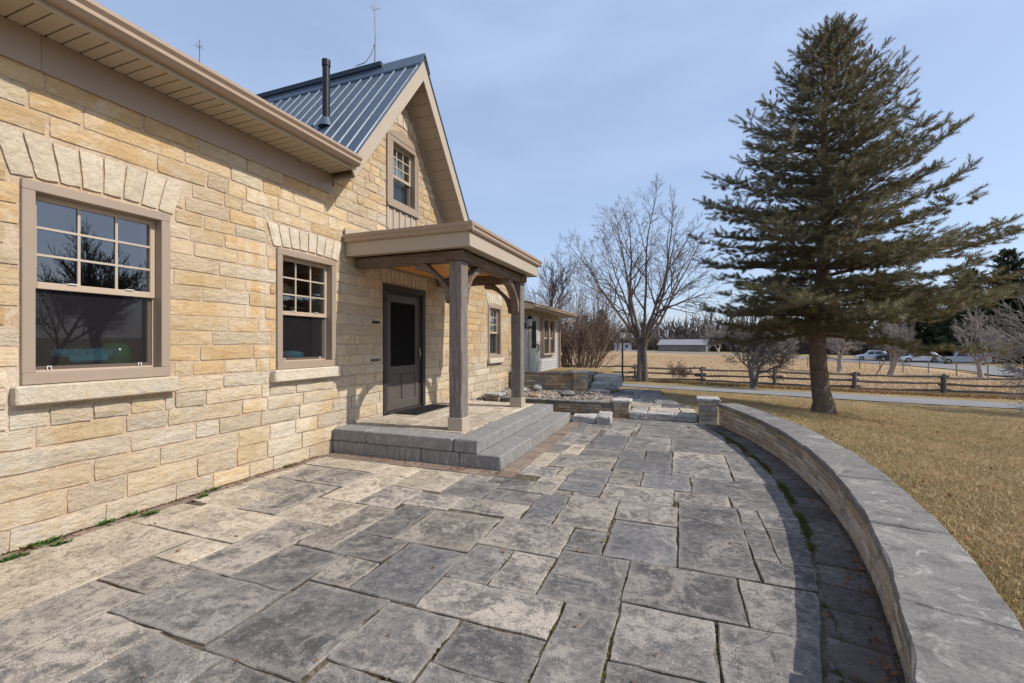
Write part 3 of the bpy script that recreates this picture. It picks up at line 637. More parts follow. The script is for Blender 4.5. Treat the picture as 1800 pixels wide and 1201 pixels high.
# arched trim round the gable window and boarded panel below it
mb = MB(); ar = []
for k in range(9):
    t = k / 8; ar.append((GW[0] + (GW[1] - GW[0]) * t, 4.95 + .15 * (1 - (2 * t - 1) ** 2)))
mb.prism([(GW[1], 4.932)] + [(GW[0], 4.932)] + ar, lambda a, b, t: (t, a, b), -.17, .035); mb.box(-.17, .035, GW[0], 6.138, 3.80, 4.931); mb.box(-.17, .035, 6.932, GW[1], 3.80, 4.931); mb.box(-.17, .05, GW[0], GW[1], 3.745, 3.798)
MB().box(-.165, -.003, GW[0], GW[1], 4.94, 5.16).build('arch_backing', 'mortar', house); mb.build('arched_trim', 'trim_taupe', house, bevel=.004)
MB().box(-.17, .004, GW[0], GW[1], 3.38, 3.744).build('panel_board', 'trim_beige', house)
for k in range(6):
    t = GW[0] + .03 + (GW[1] - GW[0] - .06) * k / 5; MB().box(.0045, .022, t - .022, t + .022, 3.38, 3.743).build('batten', 'trim_beige', house, bevel=.003)

# door: dark timber surround, screen door with two panels
dy0, dy1, dz0, dz1 = 5.97, 7.21, .335, 2.46
mb = MB(); mb.box(-.2, .03, dy0, dy0 + .09, dz0, dz1 - .1); mb.box(-.2, .03, dy1 - .09, dy1, dz0, dz1 - .1); mb.box(-.2, .03, dy0, dy1, dz1 - .1, dz1)
mb.box(-.2, -.02, dy0 + .09, dy0 + .13, dz0, dz1 - .1); mb.box(-.2, -.02, dy1 - .13, dy1 - .09, dz0, dz1 - .1); mb.box(-.2, -.02, dy0 + .13, dy1 - .13, dz1 - .14, dz1 - .1); mb.box(-.2, .02, dy0 + .13, dy1 - .13, dz0 - .03, dz0 + .02)
dr = mb.build('door', 'door_dark', house, bevel=.006)
a, b, c, d = dy0 + .135, dy1 - .135, dz0 + .025, dz1 - .145
mb = MB(); sw = .115
mb.box(-.07, -.03, a, a + sw, c, d); mb.box(-.07, -.03, b - sw, b, c, d); mb.box(-.07, -.03, a + sw, b - sw, d - .13, d); mb.box(-.07, -.03, a + sw, b - sw, c, c + .16); mb.box(-.07, -.03, a + sw, b - sw, c + .60, c + .74)
mb.box(-.07, -.03, (a + b) / 2 - .045, (a + b) / 2 + .045, c + .16, c + .60); mb.build('screen_door_leaf', 'door_brown', dr, bevel=.006)
for s in (0, 1):
    p0, p1 = (a + sw, (a + b) / 2 - .045) if s == 0 else ((a + b) / 2 + .045, b - sw)
    MB().box(-.06, -.05, p0, p1, c + .16, c + .60).build('door_panel', 'door_brown', dr)
MB().box(-.052, -.05, a + sw, b - sw, c + .74, d - .13).build('door_screen', 'door_screen', dr)
MB().box(-.18, -.14, a, b, c, d).build('inner_door', 'door_dark', dr)
MB().tube([(-.03, b - .055, 1.18), (.02, b - .055, 1.20), (.035, b - .055, 1.27), (.035, b - .055, 1.33), (.02, b - .055, 1.40), (-.03, b - .055, 1.42)], [.009, .009, .011, .011, .009, .009], 7).build('handle', 'brass', dr, smooth=True)
for z in (.75, 1.35, 2.1): MB().box(-.032, -.02, a - .012, a + .015, z, z + .1).build('hinge', 'trim_brown', dr)
MB().box(-.05, .028, 5.70, 5.86, 1.80, 1.84).build('mail_plate', 'black_metal', house)
MB().box(.0, .032, 5.66, 5.86, 1.21, 1.245).build('name_plate', 'grey_wire', house)

# eaves: frieze, soffit panels, fascia, gutter
def eave(y0, y1):
    nf = max(1, round((y1 - y0) / 2.9))
    for k in range(nf): MB().box(0, .028 + .002 * (k % 2), y0 + (y1 - y0) * k / nf + .0015, y0 + (y1 - y0) * (k + 1) / nf - .0015, 3.53, 3.80).build('frieze_board', 'trim_taupe', house)
    t = y0
    while t < y1 - .02:
        e = min(t + .21, y1)
        m = MB(); m.box(.03, .415, t + .007, t + .09, 3.802, 3.81); m.box(.03, .415, t + .102, e - .007, 3.802, 3.81); m.box(.03, .415, t - .006, e - .008, 3.814, 3.818); m.build('soffit_panel', 'soffit_perforated', house); t = e
    MB().box(.416, .436, y0, y1, 3.79, 3.96).build('fascia', 'trim_beige', house)
    g = [(.437, 3.83), (.50, 3.83), (.535, 3.865), (.535, 3.895), (.56, 3.925), (.56, 3.955), (.548, 3.955), (.548, 3.93), (.525, 3.90), (.525, 3.87), (.495, 3.842), (.437, 3.842)]
    MB().prism(g, lambda a, b, t: (a, t, b), y0 - .0, y1 + .01).build('gutter', 'trim_brown', house, recalc=True)
    MB().box(0, .415, y1 - .02, y1 - .001, 3.816, 3.97).build('eave_return', 'trim_beige', house) 
eave(-4.0, 4.79); eave(8.17, 12.25)
# roofs
roof = MB().box(-.3, -.28, -4, -3.99, 3.97, 3.98).build('roof', 'metal_roof', house)
TM = math.tan(R(26.5))
def main_panel(y0, y1):
    m = MB(); f = lambda x: 3.975 + (.47 - x) * TM; xe = .47 if (y1 < 4.83 or y0 > 8.12) else -.45
    m.prism([(xe, f(xe)), (-4.5, f(-4.5)), (-4.5, f(-4.5) - .03), (xe, f(xe) - .02)], lambda a, b, t: (a, t, b), y0, y1)
    for k in range(4):
        t = y0 + .03 + (y1 - y0) * k / 4; m.prism([(t, 0), (t + .05, 0), (t + .037, .032), (t + .013, .032)], lambda a, b, s: (s, a, f(s) + b), xe + .005, -4.5)
    m.build('roof_panel', 'roof_edge' if False else 'metal_roof', roof)
for (ya_, yb_) in ((-4.2, 4.80), (4.84, 8.11), (8.16, 12.2)):
    npan = max(1, round((yb_ - ya_) / .915))
    for k in range(npan): main_panel(ya_ + (yb_ - ya_) * k / npan, ya_ + (yb_ - ya_) * (k + 1) / npan)
for (ya_, yb_, xe) in ((-4.1, 4.79, .46), (4.79, 8.15, -.5), (8.15, 12.1, .46)):
    ze = 3.95 + (.47 - xe) * TM - .02
    MB().prism([(xe, ze), (-4.5, 6.42), (-9.5, 3.95), (-9.5, 3.92), (-4.5, 6.38), (xe, ze - .03)], lambda a, b, t: (a, t, b), ya_, yb_).build('roof_deck', 'roof_edge', roof)
# gable dormer roof with standing ribs down the slope
def gp(side, s, lift=0.): # point on the slope, s = distance from ridge measured horizontally
    return GC + side * s, GZ + .03 - s * SL + lift
for side in (-1, 1):
    x = .47; k = 0
    while x > -5.0:
        e = x - .69; m = MB()
        y0_, z0_ = gp(side, 0); y1_, z1_ = gp(side, GH + .08)
        m.add([(x, y0_, z0_), (e, y0_, z0_), (e, y1_, z1_), (x, y1_, z1_), (x, y0_, z0_ - .03), (e, y0_, z0_ - .03), (e, y1_, z1_ - .03), (x, y1_, z1_ - .03)], [(0, 1, 2, 3), (4, 7, 6, 5), (0, 3, 7, 4), (1, 5, 6, 2), (2, 6, 7, 3), (0, 4, 5, 1)])
        for j in range(3):
            c = x - .04 - j * .23
            m.add([(c + .019, *gp(side, 0)), (c - .019, *gp(side, 0)), (c - .019, *gp(side, GH + .08)), (c + .019, *gp(side, GH + .08)), (c + .008, *gp(side, 0, .028)), (c - .008, *gp(side, 0, .028)), (c - .008, *gp(side, GH + .08, .028)), (c + .008, *gp(side, GH + .08, .028))], [(4, 5, 6, 7), (0, 4, 7, 3), (1, 2, 6, 5), (2, 3, 7, 6), (0, 1, 5, 4)])
        m.build('roof_panel', 'metal_roof', roof); x = e
mb = MB(); mb.prism([(-.16, -.20), (0, .055), (.16, -.20), (.16, -.17), (0, .085), (-.16, -.17)], lambda a, b, t: (t, GC + a, GZ + .03 + b), .48, -5).build('ridge_cap', 'metal_roof', roof)
mb = MB(); mb.prism([(-.07, 0), (.07, 0), (.10, .06), (-.10, .06)], lambda a, b, t: (t, GC + a, GZ + .05 + b), -.35, -5).build('ridge_vent', 'metal_roof', roof)
# rake fascias, rake soffits, rake friezes
def rake(side):
    q = lambda s, o: (GC + side * s, GZ - s * SL - o)
    w = .30
    mb = MB(); mb.prism([q(0, 0), q(GH + .06, 0), q(GH + .06 - .08, w * .9), q(GH - .04, w), q(0, w * 1.15)], lambda a, b, t: (t, a, b), .42, .452)
    mb.build('rake_fascia', 'trim_beige', house, bevel=.003)
    n = 15; 
    for k in range(n):
        s0, s1 = .0 + (GH - .02) * k / n, (GH - .02) * (k + 1) / n; g = .004
        off = w * 1.0; m = MB()
        a0, a1 = q(s0 + g, off), q(s1 - g, off)
        m.add([(.03, *a0), (.42, *a0), (.42, *a1), (.03, *a1), (.03, a0[0], a0[1] + .02), (.42, a0[0], a0[1] + .02), (.42, a1[0], a1[1] + .02), (.03, a1[0], a1[1] + .02)], [(0, 1, 2, 3), (4, 7, 6, 5), (0, 4, 5, 1), (3, 2, 6, 7)])
        m.build('soffit_board', 'soffit_plain', house)
    mb = MB(); mb.prism([q(.0, w + .0), q(GH - .1, w), q(GH - .1, w + .13), q(0, w + .15)], lambda a, b, t: (t, a, b), .0, .034); mb.build('rake_frieze', 'trim_taupe', house)
rake(-1); rake(1)
# vent pipe, aerials
vp = MB(); vp.tube([(-.65, 5.43, 4.85), (-.65, 5.43, 5.86)], .055, 14); vp.tube([(-.65, 5.43, 5.78), (-.65, 5.43, 5.875)], .064, 14); vp.build('vent_pipe', 'black_metal', roof, smooth=True)
m = MB(); m.tube([(-.65, 5.43, 4.84), (-.65, 5.43, 4.98)], [.12, .062], 14); m.build('pipe_flashing', 'metal_roof', roof, smooth=True)
def rod(x, y, z, h, name='lightning_rod'):
    m = MB(); m.tube([(x, y, z), (x + .01, y + .01, z + h * .5), (x - .01, y, z + h)], [.013, .010, .006], 6)
    m.tube([(x, y, z + h * .9), (x + .05, y + .06, z + h * .95), (x + .02, y + .1, z + h * .99)], .004, 5); m.tube([(x, y, z + h * .88), (x - .04, y - .07, z + h * .93)], .004, 5)
    m.tube([(x, y, z + h * .35), (x - .05, y - .04, z + h * .18), (x - .12, y - .1, z + .05), (x - .30, y - .12, z + .02)], .007, 5); m.build(name, 'grey_wire', roof)
rod(-.55, GC, GZ + .1, 1.12); 
m = MB(); m.tube([(-2.6, 4.81, 5.4), (-2.6, 4.81, 6.27)], .006, 6)
for a_ in range(5): m.tube([(-2.6, 4.81, 6.14), (-2.6 + .07 * math.cos(a_ * 1.3), 4.81 + .09 * math.sin(a_ * 1.3), 6.17)], .003, 5)
m.build('aerial', 'grey_wire', roof)
# white paint drips down the wall by the gable

# ================================================================== PORCH
porch = thing('porch', 'timber post porch with taupe fascia and orange pine ceiling at the front door', 'porch', (1.0, 6.5, .33))
PX, PY0, PY1, PZ0, PZ1 = 1.99, 5.09, 7.97, 2.73, 3.03
mb = MB(); zb = PZ0 + .19
mb.box(.03, PX, PY0, PY0 + .025, PZ0, zb); mb.box(PX - .025, PX, PY0 + .025, PY1 - .025, PZ0, zb); mb.box(.03, PX, PY1 - .025, PY1, PZ0, zb)
mb.build('fascia', 'trim_beige', porch, bevel=.003)
g = [(0, 0), (.03, 0), (.045, .02), (.045, .05), (.065, .07), (.065, .11), (0, .11)]
for (o, fn, a, b) in (('l', lambda p, q, t: (t, PY0 - p, zb + q), .03, PX + .06), ('f', lambda p, q, t: (PX + p, t, zb + q), PY0 - .06, PY1 + .06), ('r', lambda p, q, t: (t, PY1 + p, zb + q), .03, PX + .06)):
    MB().prism(g, fn, a, b).build('roof_edge_trim', 'trim_brown', porch)
MB().box(.03, PX + .02, PY0 - .02, PY1 + .02, zb + .002, PZ1 - .015).build('porch_roof', 'roof_edge', porch)
MB().box(.03, .05, PY0 - .03, PY1 + .03, PZ1 - .01, PZ1 + .10).build('flashing', 'trim_beige', porch)
# soffit ring under the overhang and pine boards inside
for (a, b, c, d) in ((.03, PX - .026, PY0 + .026, 5.25), (1.80, PX - .026, 5.25, 7.80), (.03, PX - .026, 7.80, PY1 - .026)):
    MB().box(a, b, c, d, PZ0 + .012, PZ0 + .022).build('soffit', 'soffit_plain', porch)
n = 14
for k in range(n):
    x0 = .03 + (1.60 - .03) * k / n; MB().box(x0 + .003, x0 + 1.57 / n - .003, 5.47, 7.60, 2.742, 2.760).build('ceiling_board', 'pine_ceiling', porch)
bz0, bz1 = 2.59, 2.735
mb = MB().box(.035, 1.78, 5.27, 5.45, bz0, bz1); mb.build('beam', 'timber_x', porch, bevel=.012)
mb = MB().box(.035, 1.78, 7.60, 7.78, bz0, bz1); mb.build('beam', 'timber_x', porch, bevel=.012)
mb = MB().box(1.60, 1.79, 5.452, 7.598, bz0, bz1 - .003); mb.build('beam', 'timber_y', porch, bevel=.012)
for (px_, py_) in ((1.69, 5.36), (1.69, 7.68)):
    w = .096
    p = rough_box('post', px_ - w, px_ + w, py_ - w, py_ + w, .34, bz0 + .0, 'timber_z', porch, .006, .012, 5, False)
    m = MB().box(px_ - w - .014, px_ + w + .014, py_ - w - .014, py_ + w + .014, .331, .50); m.build('post_base', 'trim_beige', p, bevel=.004)
    rough_box('post_cap', px_ - .13, px_ + .135, py_ - .13, py_ + .13, bz0 + .003, bz1 - .006, 'timber_x', p, .012, .02, 2, False)
def brace(px_, py_, dx, dy, mat):
    outer = []; inner = []; L = .50; n = 7
    for k in range(n):
        t = k / (n - 1); a = t * math.pi / 2
        # curved knee brace: from post (0,-L) to beam (L,0)
        outer.append((L * (t), -L * (1 - t))); 
        r = L + .06; inner.append((.0 + (L + .10) * (1 - math.cos(a)) * .93 + .01, -(L + .10) * (1 - math.sin(a)) - .0))
    # crescent between straight-ish back and concave front
    back = [(0, -L - .02), (0, -L + .14)] + [(.05 + (L - .20) * t, -L + .20 + (L - .22) * t) for t in (.0, .5, 1)] + [(L - .12, 0), (L + .04, 0), (L + .04, -.06)]
    cx, cz, rr = L + .06, -L - .06, L - .02
    front = []
    for k in range(9):
        a = math.pi / 2 + (math.pi / 2) * k / 8 
        front.append((cx - .02 + rr * math.cos(a), cz + .0 + rr * math.sin(a)))
    poly = back + front
    m = MB(); th = .07
    if dx: m.prism(poly, lambda a, b, t: (px_ + dx * (.105 + a), py_ + t, bz0 + b), -th, th)
    else: m.prism(poly, lambda a, b, t: (px_ + t, py_ + dy * (.105 + a), bz0 + b), -th, th)
    m.build('brace', mat, porch, bevel=.008)
brace(1.69, 5.36, -1, 0, 'timber_x'); brace(1.69, 5.36, 0, 1, 'timber_y'); brace(1.69, 7.68, -1, 0, 'timber_x'); brace(1.69, 7.68, 0, -1, 'timber_y')

# ------------------------------------------------------------------ steps and landing
steps = thing('porch_steps', 'grey concrete block steps and landing in front of the porch door', 'steps', (1.2, 6.4, 0))
SY = 4.83; LZ, UZ = .165, .33
def blocks(x0, x1, y0, y1, z0, z1, along, cuts_, tag='step_block'):
    lo, hi = (y0, y1) if along == 'y' else (x0, x1); ts = [lo] + [lo + (hi - lo) * c for c in cuts_] + [hi]
    for a, b in zip(ts[:-1], ts[1:]):
        if along == 'y': rough_box(tag, x0, x1, a + .003, b - .003, z0, z1, 'step_concrete', steps, .010, .012, 4, True, a)
        else: rough_box(tag, a + .003, b - .003, y0, y1, z0, z1, 'step_concrete', steps, .010, .012, 4, True, a)
blocks(1.98, 2.52, SY, 8.36, -.02, LZ, 'y', (.33, .67))
blocks(.04, 1.975, SY, SY + .33, -.02, LZ - .003, 'x', (.45, .72))
blocks(.04, 1.885, SY - .006, SY + .32, LZ + .002, UZ, 'x', (.30,)); rough_box('step_block', 1.892, 2.225, SY - .006, 5.62, LZ + .002, UZ, 'step_concrete', steps, .010, .012, 4, True, 3)
blocks(1.892, 2.225, 5.626, 8.18, LZ + .002, UZ, 'y', (.5,))
MB().box(.04, 1.886, SY + .335, 8.18, -.02, UZ - .02).build('landing_base', 'joint_sand', steps)
for (x0, x1, y0, y1) in ((.05, .95, 5.17, 5.75), (.95, 1.87, 5.17, 6.0), (.05, .62, 5.75, 6.5), (.62, .95, 5.75, 6.9), (.95, 1.35, 6.0, 6.9), (1.35, 1.87, 6.0, 6.75), (.05, .62, 6.5, 7.4), (.62, 1.35, 6.9, 7.45), (1.35, 1.87, 6.75, 7.5), (.05, .8, 7.45, 8.16), (.8, 1.87, 7.5, 8.16)):
    slab('landing_stone', [(x0 + .006, y0 + .006), (x1 - .006, y0 + .006), (x1 - .006, y1 - .006), (x0 + .006, y1 - .006)], UZ - .02, UZ + random.uniform(-.003, .001), 'flag_cream', steps, .005)
mat_o = MB()
mat_o.box(.10, .52, 6.16, 7.26, UZ + .004, UZ + .016); k = 0
for i in range(26):
    y = 6.18 + i * .0412
    mat_o.tube([(.115 + .02 * (i % 2), y, UZ + .018), (.30, y + .008, UZ + .021), (.505, y, UZ + .018)], .008, 5)
setp(mat_o.build('doormat', 'rubber'), 'black ribbed rubber doormat in front of the screen door', 'doormat')

# rough limestone blocks that turn the step end into the path
lb = thing('stone_edging', 'two rough limestone edging blocks at the far end of the porch steps', 'edging', (2.9, 8.5, 0))
rough_box('edging_block', 2.56, 3.02, 8.26, 8.58, -.02, .125, 'limestone_block', lb, .03, .02, 3, False, 5)
rough_box('edging_block', 3.0, 3.26, 8.22, 8.95, -.02, .15, 'limestone_block', lb, .03, .02, 3, False, 9, rot=.08)

# ------------------------------------------------------------------ garden walls of concrete brick
BR = ['brick_tan', 'brick_buff', 'brick_rust', 'brick_grey', 'brick_tan']
def brick_mesh(L, H_, D_, seed, mat):
    bm = bmesh.new(); bmesh.ops.create_cube(bm, size=1); bmesh.ops.scale(bm, vec=(L, D_, H_), verts=bm.verts); bmesh.ops.bevel(bm, geom=list(bm.edges), offset=.006, segments=1, affect='EDGES')
    bmesh.ops.subdivide_edges(bm, edges=[e for e in bm.edges if e.calc_length() > .1], cuts=2, use_grid_fill=True)
    rr = random.Random(seed)
    for v in bm.verts:
        v.co.y += nz(v.co.x * 1.3 + seed * 3.7, seed, v.co.z, 11) * .007; v.co.x += rr.uniform(-.003, .003); v.co.z += rr.uniform(-.0025, .0025)
    bmesh.ops.recalc_face_normals(bm, faces=bm.faces); me = bpy.data.meshes.new('brick'); bm.to_mesh(me); bm.free(); me.materials.append(MATS[mat])
    me.polygons.foreach_set('use_smooth', [True] * len(me.polygons)); me.set_sharp_from_angle(angle=R(35)); return me
BCACHE = {}; BRP = [BR]; PALE = ['brick_buff', 'brick_cream', 'brick_cream', 'brick_buff', 'brick_tan', 'brick_grey']
def put_brick(parent, x, y, z, ang, L, H_, D_):
    mat = random.choice(BRP[0]); key = (max(1, round(L / .03)), round(H_, 3), round(D_, 2), mat, random.randrange(3))
    if key not in BCACHE: BCACHE[key] = brick_mesh(key[0] * .03, H_, D_, len(BCACHE), mat)
    o = link('brick', BCACHE[key], parent)
    o.location = (x, y, z); o.rotation_euler = (0, 0, ang); o.scale = (L / (key[0] * .03), 1, 1); return o
def straight_wall(parent, p0, p1, z0, z1, n, depth=.2, capt=.055, over=.025, capmat='cap_grey', bl=(.18, .34)):
    p0, p1 = Vector(p0), Vector(p1); L = (p1 - p0).length; d = (p1 - p0) / L; ang = math.atan2(d.y, d.x); nrm = Vector((d.y, -d.x))
    h = (z1 - capt - z0) / n
    c0 = p0 - nrm * (depth - .02); c1 = p1 - nrm * (depth - .02)
    q0, q1 = p0 - nrm * .015, p1 - nrm * .015
    MB().prism([(q0.x, q0.y), (q1.x, q1.y), (c1.x, c1.y), (c0.x, c0.y)], lambda a, b, t: (a, b, t), z0, z1 - capt - .004).build('wall_core', 'joint_sand', parent)
    for c in range(n):
        t = -random.uniform(0, .15)
        while t < L - .01:
            e = min(t + random.uniform(*bl), L)
            if L - e < .1: e = L
            a = max(t, 0)
            if e - a > .03:
                m = p0 + d * ((a + e) / 2) - nrm * (.05 + random.uniform(-.004, .004)); put_brick(parent, m.x, m.y, z0 + h * (c + .5), ang, e - a - .008, h - .007, .10)
            t = e
    t = 0
    while t < L - .02:
        e = min(L, t + random.uniform(.45, .7))
        if L - e < .2: e = L
        a, b = p0 + d * t + nrm * over, p0 + d * e + nrm * over; c, dd = b - nrm * (depth + over), a - nrm * (depth + over)
        o = slab('cap_stone', [(a.x, a.y), (b.x, b.y), (c.x, c.y), (dd.x, dd.y)], z1 - capt, z1, capmat, parent, .008, .012); t = e
def pillar(parent, x0, x1, y0, y1, z0, z1, n, capt=.06, over=.03):
    h = (z1 - capt - z0) / n; MB().box(x0 + .015, x1 - .015, y0 + .015, y1 - .015, z0, z1 - capt - .003).build('pillar_core', 'joint_sand', parent)
    for c in range(n):
        f = .6 if c % 2 else .4; z = z0 + h * (c + .5); xm = x0 + (x1 - x0) * f
        for (a, b) in ((x0, xm), (xm, x1)):
            put_brick(parent, (a + b) / 2, y0 + .05, z, 0, b - a - .005, h - .004, .10); put_brick(parent, (a + b) / 2, y1 - .05, z, math.pi, b - a - .005, h - .004, .10)
        ya, yb = y0 + .103, y1 - .103
        put_brick(parent, x1 - .05, (ya + yb) / 2, z, math.pi / 2, yb - ya, h - .004, .10); put_brick(parent, x0 + .05, (ya + yb) / 2, z, -math.pi / 2, yb - ya, h - .004, .10)
    rough_box('cap_stone', x0 - over, x1 + over, y0 - over, y1 + over, z1 - capt, z1, 'limestone_block', parent, .012, .012, 3, True, x0)
pw = thing('planter_wall', 'low brick planter wall with grey cap stones and end pillar beyond the steps', 'garden wall', (1.8, 9.2, 0))
straight_wall(pw, (.72, 9.22), (3.20, 9.18), -.02, .285, 4); pillar(pw, 3.21, 3.52, 9.14, 9.50, -.02, .345, 4); pillar(pw, .38, .71, 9.14, 9.46, -.02, .36, 4)
straight_wall(pw, (3.45, 9.52), (3.30, 10.6), -.02, .25, 3)
w2 = thing('terrace_wall', 'brown brick terrace wall with capped pillar in front of the siding wing', 'garden wall', (1.2, 11.6, .1))
straight_wall(w2, (.03, 11.56), (1.84, 11.56), .05, .70, 8); pillar(w2, 1.845, 2.16, 11.50, 11.84, .05, .755, 8)
straight_wall(w2, (2.12, 11.86), (2.10, 13.6), .05, .62, 7)
# terrace fill, its ground
setp(MB().box(.0, 2.05, 11.62, 17.2, -.3, .52).build('terrace_ground', 'lawn'), kind='structure')
# stone steps up to the terrace
ts = thing('terrace_steps', 'rough grey slab steps climbing from the path to the siding wing', 'steps', (2.4, 12.1, .1))
rough_box('step_slab', 2.19, 2.78, 11.55, 12.15, .08, .27, 'limestone_block', ts, .03, .02, 3, False, 2); rough_box('step_slab', 2.2, 2.66, 12.0, 12.75, .20, .42, 'limestone_block', ts, .03, .02, 3, False, 4); rough_box('step_slab', 2.16, 2.85, 12.6, 13.6, .2, .56, 'limestone_block', ts, .03, .02, 3, False, 6)

# river stone bed
V = []; nxg, nyg = 22, 18
for i in range(nxg):
    for j in range(nyg):
        x = .02 + 3.25 * i / (nxg - 1); y = 9.30 + 2.25 * j / (nyg - 1); V.append((x, y, .20 + .05 * nz(x, y, 0, 1.3) - .12 * max(0, (x - 2.6) / .65) * (j / nyg)))
I = np.arange(nxg * nyg).reshape(nxg, nyg)
setp(np_mesh('planting_bed', V, np.stack([I[:-1, :-1], I[1:, :-1], I[1:, 1:], I[:-1, 1:]], -1).reshape(-1, 4), 'joint_sand'), kind='structure')
def pebble_cloud(name, pts, mat, label, cat, seed=1):
    rs = np.random.RandomState(seed); bm = bmesh.new(); bmesh.ops.create_icosphere(bm, subdivisions=1, radius=1); bm.verts.ensure_lookup_table()
    B = np.array([v.co[:] for v in bm.verts]); Ff = np.array([[v.index for v in f.verts] for f in bm.faces]); bm.free(); VV = []; FF = []
    for k, (x, y, z, r) in enumerate(pts):
        S = B * (1 + rs.uniform(-.22, .22, (len(B), 1))) * np.array([r * rs.uniform(.8, 1.5), r * rs.uniform(.8, 1.3), r * rs.uniform(.5, .8)])
        a = rs.uniform(0, 6.28); c, s = math.cos(a), math.sin(a); S = S @ np.array([[c, s, 0], [-s, c, 0], [0, 0, 1]]); VV.append(S + [x, y, z]); FF.append(Ff + k * len(B))
    o = np_mesh(name, np.concatenate(VV), np.concatenate(FF), mat); return setp(o, label, cat, kind='stuff')
rs = np.random.RandomState(5); pts = []
for k in range(1500):
    x, y = rs.uniform(.05, 3.2), rs.uniform(9.3, 11.5); pts.append((x, y, .215 + .05 * nz(x, y, 0, 1.3) - .12 * max(0, (x - 2.6) / .65) * ((y - 9.3) / 2.25), rs.choice([.02, .03, .04, .055], p=[.3, .35, .25, .1])))
for k in range(160): pts.append((rs.uniform(.05, .36), rs.uniform(8.25, 9.3), .05 + rs.uniform(0, .16), rs.uniform(.03, .06)))
for k in range(120): pts.append((rs.uniform(2.4, 3.3), rs.uniform(10.8, 11.9), .13, rs.uniform(.02, .05)))
pebble_cloud('river_stones', pts, 'river_rock', 'mixed river pebbles filling the planter bed', 'pebbles')
def boulder(x, y, z, sx, sy, sz, mat, label, rz=0.):
    bm = bmesh.new(); bmesh.ops.create_icosphere(bm, subdivisions=2, radius=1)
    for v in bm.verts:
        n = v.co.normalized(); k = 1 + .5 * nz(n.x + x, n.y + y, n.z, 1.4) + .16 * nz(n.x, n.y + x, n.z, 4); v.co = Vector((n.x * sx, n.y * sy, n.z * sz * .8)) * k * .72
    bmesh.ops.rotate(bm, verts=bm.verts, matrix=Matrix.Rotation(rz, 3, 'Z')); bmesh.ops.translate(bm, verts=bm.verts, vec=(x, y, z)); me = bpy.data.meshes.new('boulder'); bm.to_mesh(me); bm.free(); me.materials.append(MATS[mat])
    setp(link('boulder', me), label, 'boulder', 'boulders in the planter bed')
boulder(.62, 10.9, 0.28, .24, .18, .15, 'limestone_block', 'large pale boulder in pebble bed beside the far porch post'); boulder(.95, 11.2, 0.30, .18, .14, .16, 'limestone_block', 'pointed pale boulder in pebble bed against the terrace wall', .5)
boulder(1.95, 10.5, 0.27, .26, .15, .14, 'cap_grey', 'grey angular boulder in the middle of the pebble bed', .4); boulder(1.25, 10.05, 0.25, .20, .14, .10, 'brick_rust', 'flat pinkish boulder in pebble bed near the planter wall'); boulder(2.75, 11.75, .25, .22, .18, .13, 'paver_dark', 'dark boulder lying at the foot of the terrace steps')

# ------------------------------------------------------------------ flagstone path beyond the patio
path = setp(MB().add([(3.5, 9.12, .10), (4.8, 9.12, .10), (4.7, 10.4, .10), (4.3, 11.3, .10), (4.0, 12.5, .09), (4.0, 13.6, .07), (2.5, 13.6, .07), (2.6, 12.3, .09), (3.3, 11.2, .10)], [tuple(range(9))]).build('path', 'joint_sand', recalc=False), kind='structure')
for poly, tn in (([(3.56, 9.38), (3.86, 9.38), (3.84, 9.95), (3.5, 9.98)], 1), ([(3.88, 9.38), (4.48, 9.38), (4.44, 9.92), (3.87, 9.95)], 0), ([(4.5, 9.38), (4.76, 9.4), (4.74, 9.9), (4.46, 9.92)], 0), ([(3.46, 10.0), (4.1, 9.98), (4.08, 10.6), (3.42, 10.65)], 0), ([(4.12, 9.97), (4.72, 9.93), (4.66, 10.35), (4.12, 10.45)], 2), ([(3.4, 10.68), (3.9, 10.64), (3.85, 11.25), (3.32, 11.25)], 1), ([(3.92, 10.64), (4.5, 10.5), (4.32, 11.2), (3.87, 11.25)], 0), ([(3.0, 11.3), (3.5, 11.28), (3.45, 11.95), (2.85, 12.0)], 2), ([(3.52, 11.28), (4.28, 11.24), (4.08, 12.0), (3.48, 11.95)], 2), ([(2.72, 12.05), (3.3, 12.0), (3.25, 12.75), (2.62, 12.8)], 3), ([(3.32, 12.0), (4.05, 12.05), (3.98, 12.7), (3.28, 12.75)], 2), ([(2.86, 12.85), (3.5, 12.8), (3.5, 13.5), (2.86, 13.5)], 2), ([(3.52, 12.78), (3.97, 12.75), (3.96, 13.5), (3.52, 13.5)], 3)):
    slab('flagstone', poly, .06, .135 + random.uniform(-.006, .006), FLAG[tn], path, .012, .012, .01)
ps = thing('path_step', 'rough limestone step up from patio to the path between the pillars', 'step', (4.1, 9.2, 0))
for (a, b) in ((3.53, 3.86), (3.865, 4.36), (4.365, 4.79)): rough_box('step_block', a, b, 9.06 + random.uniform(-.02, .02), 9.37, -.02, .13, 'limestone_block', ps, .022, .02, 3, False, a)

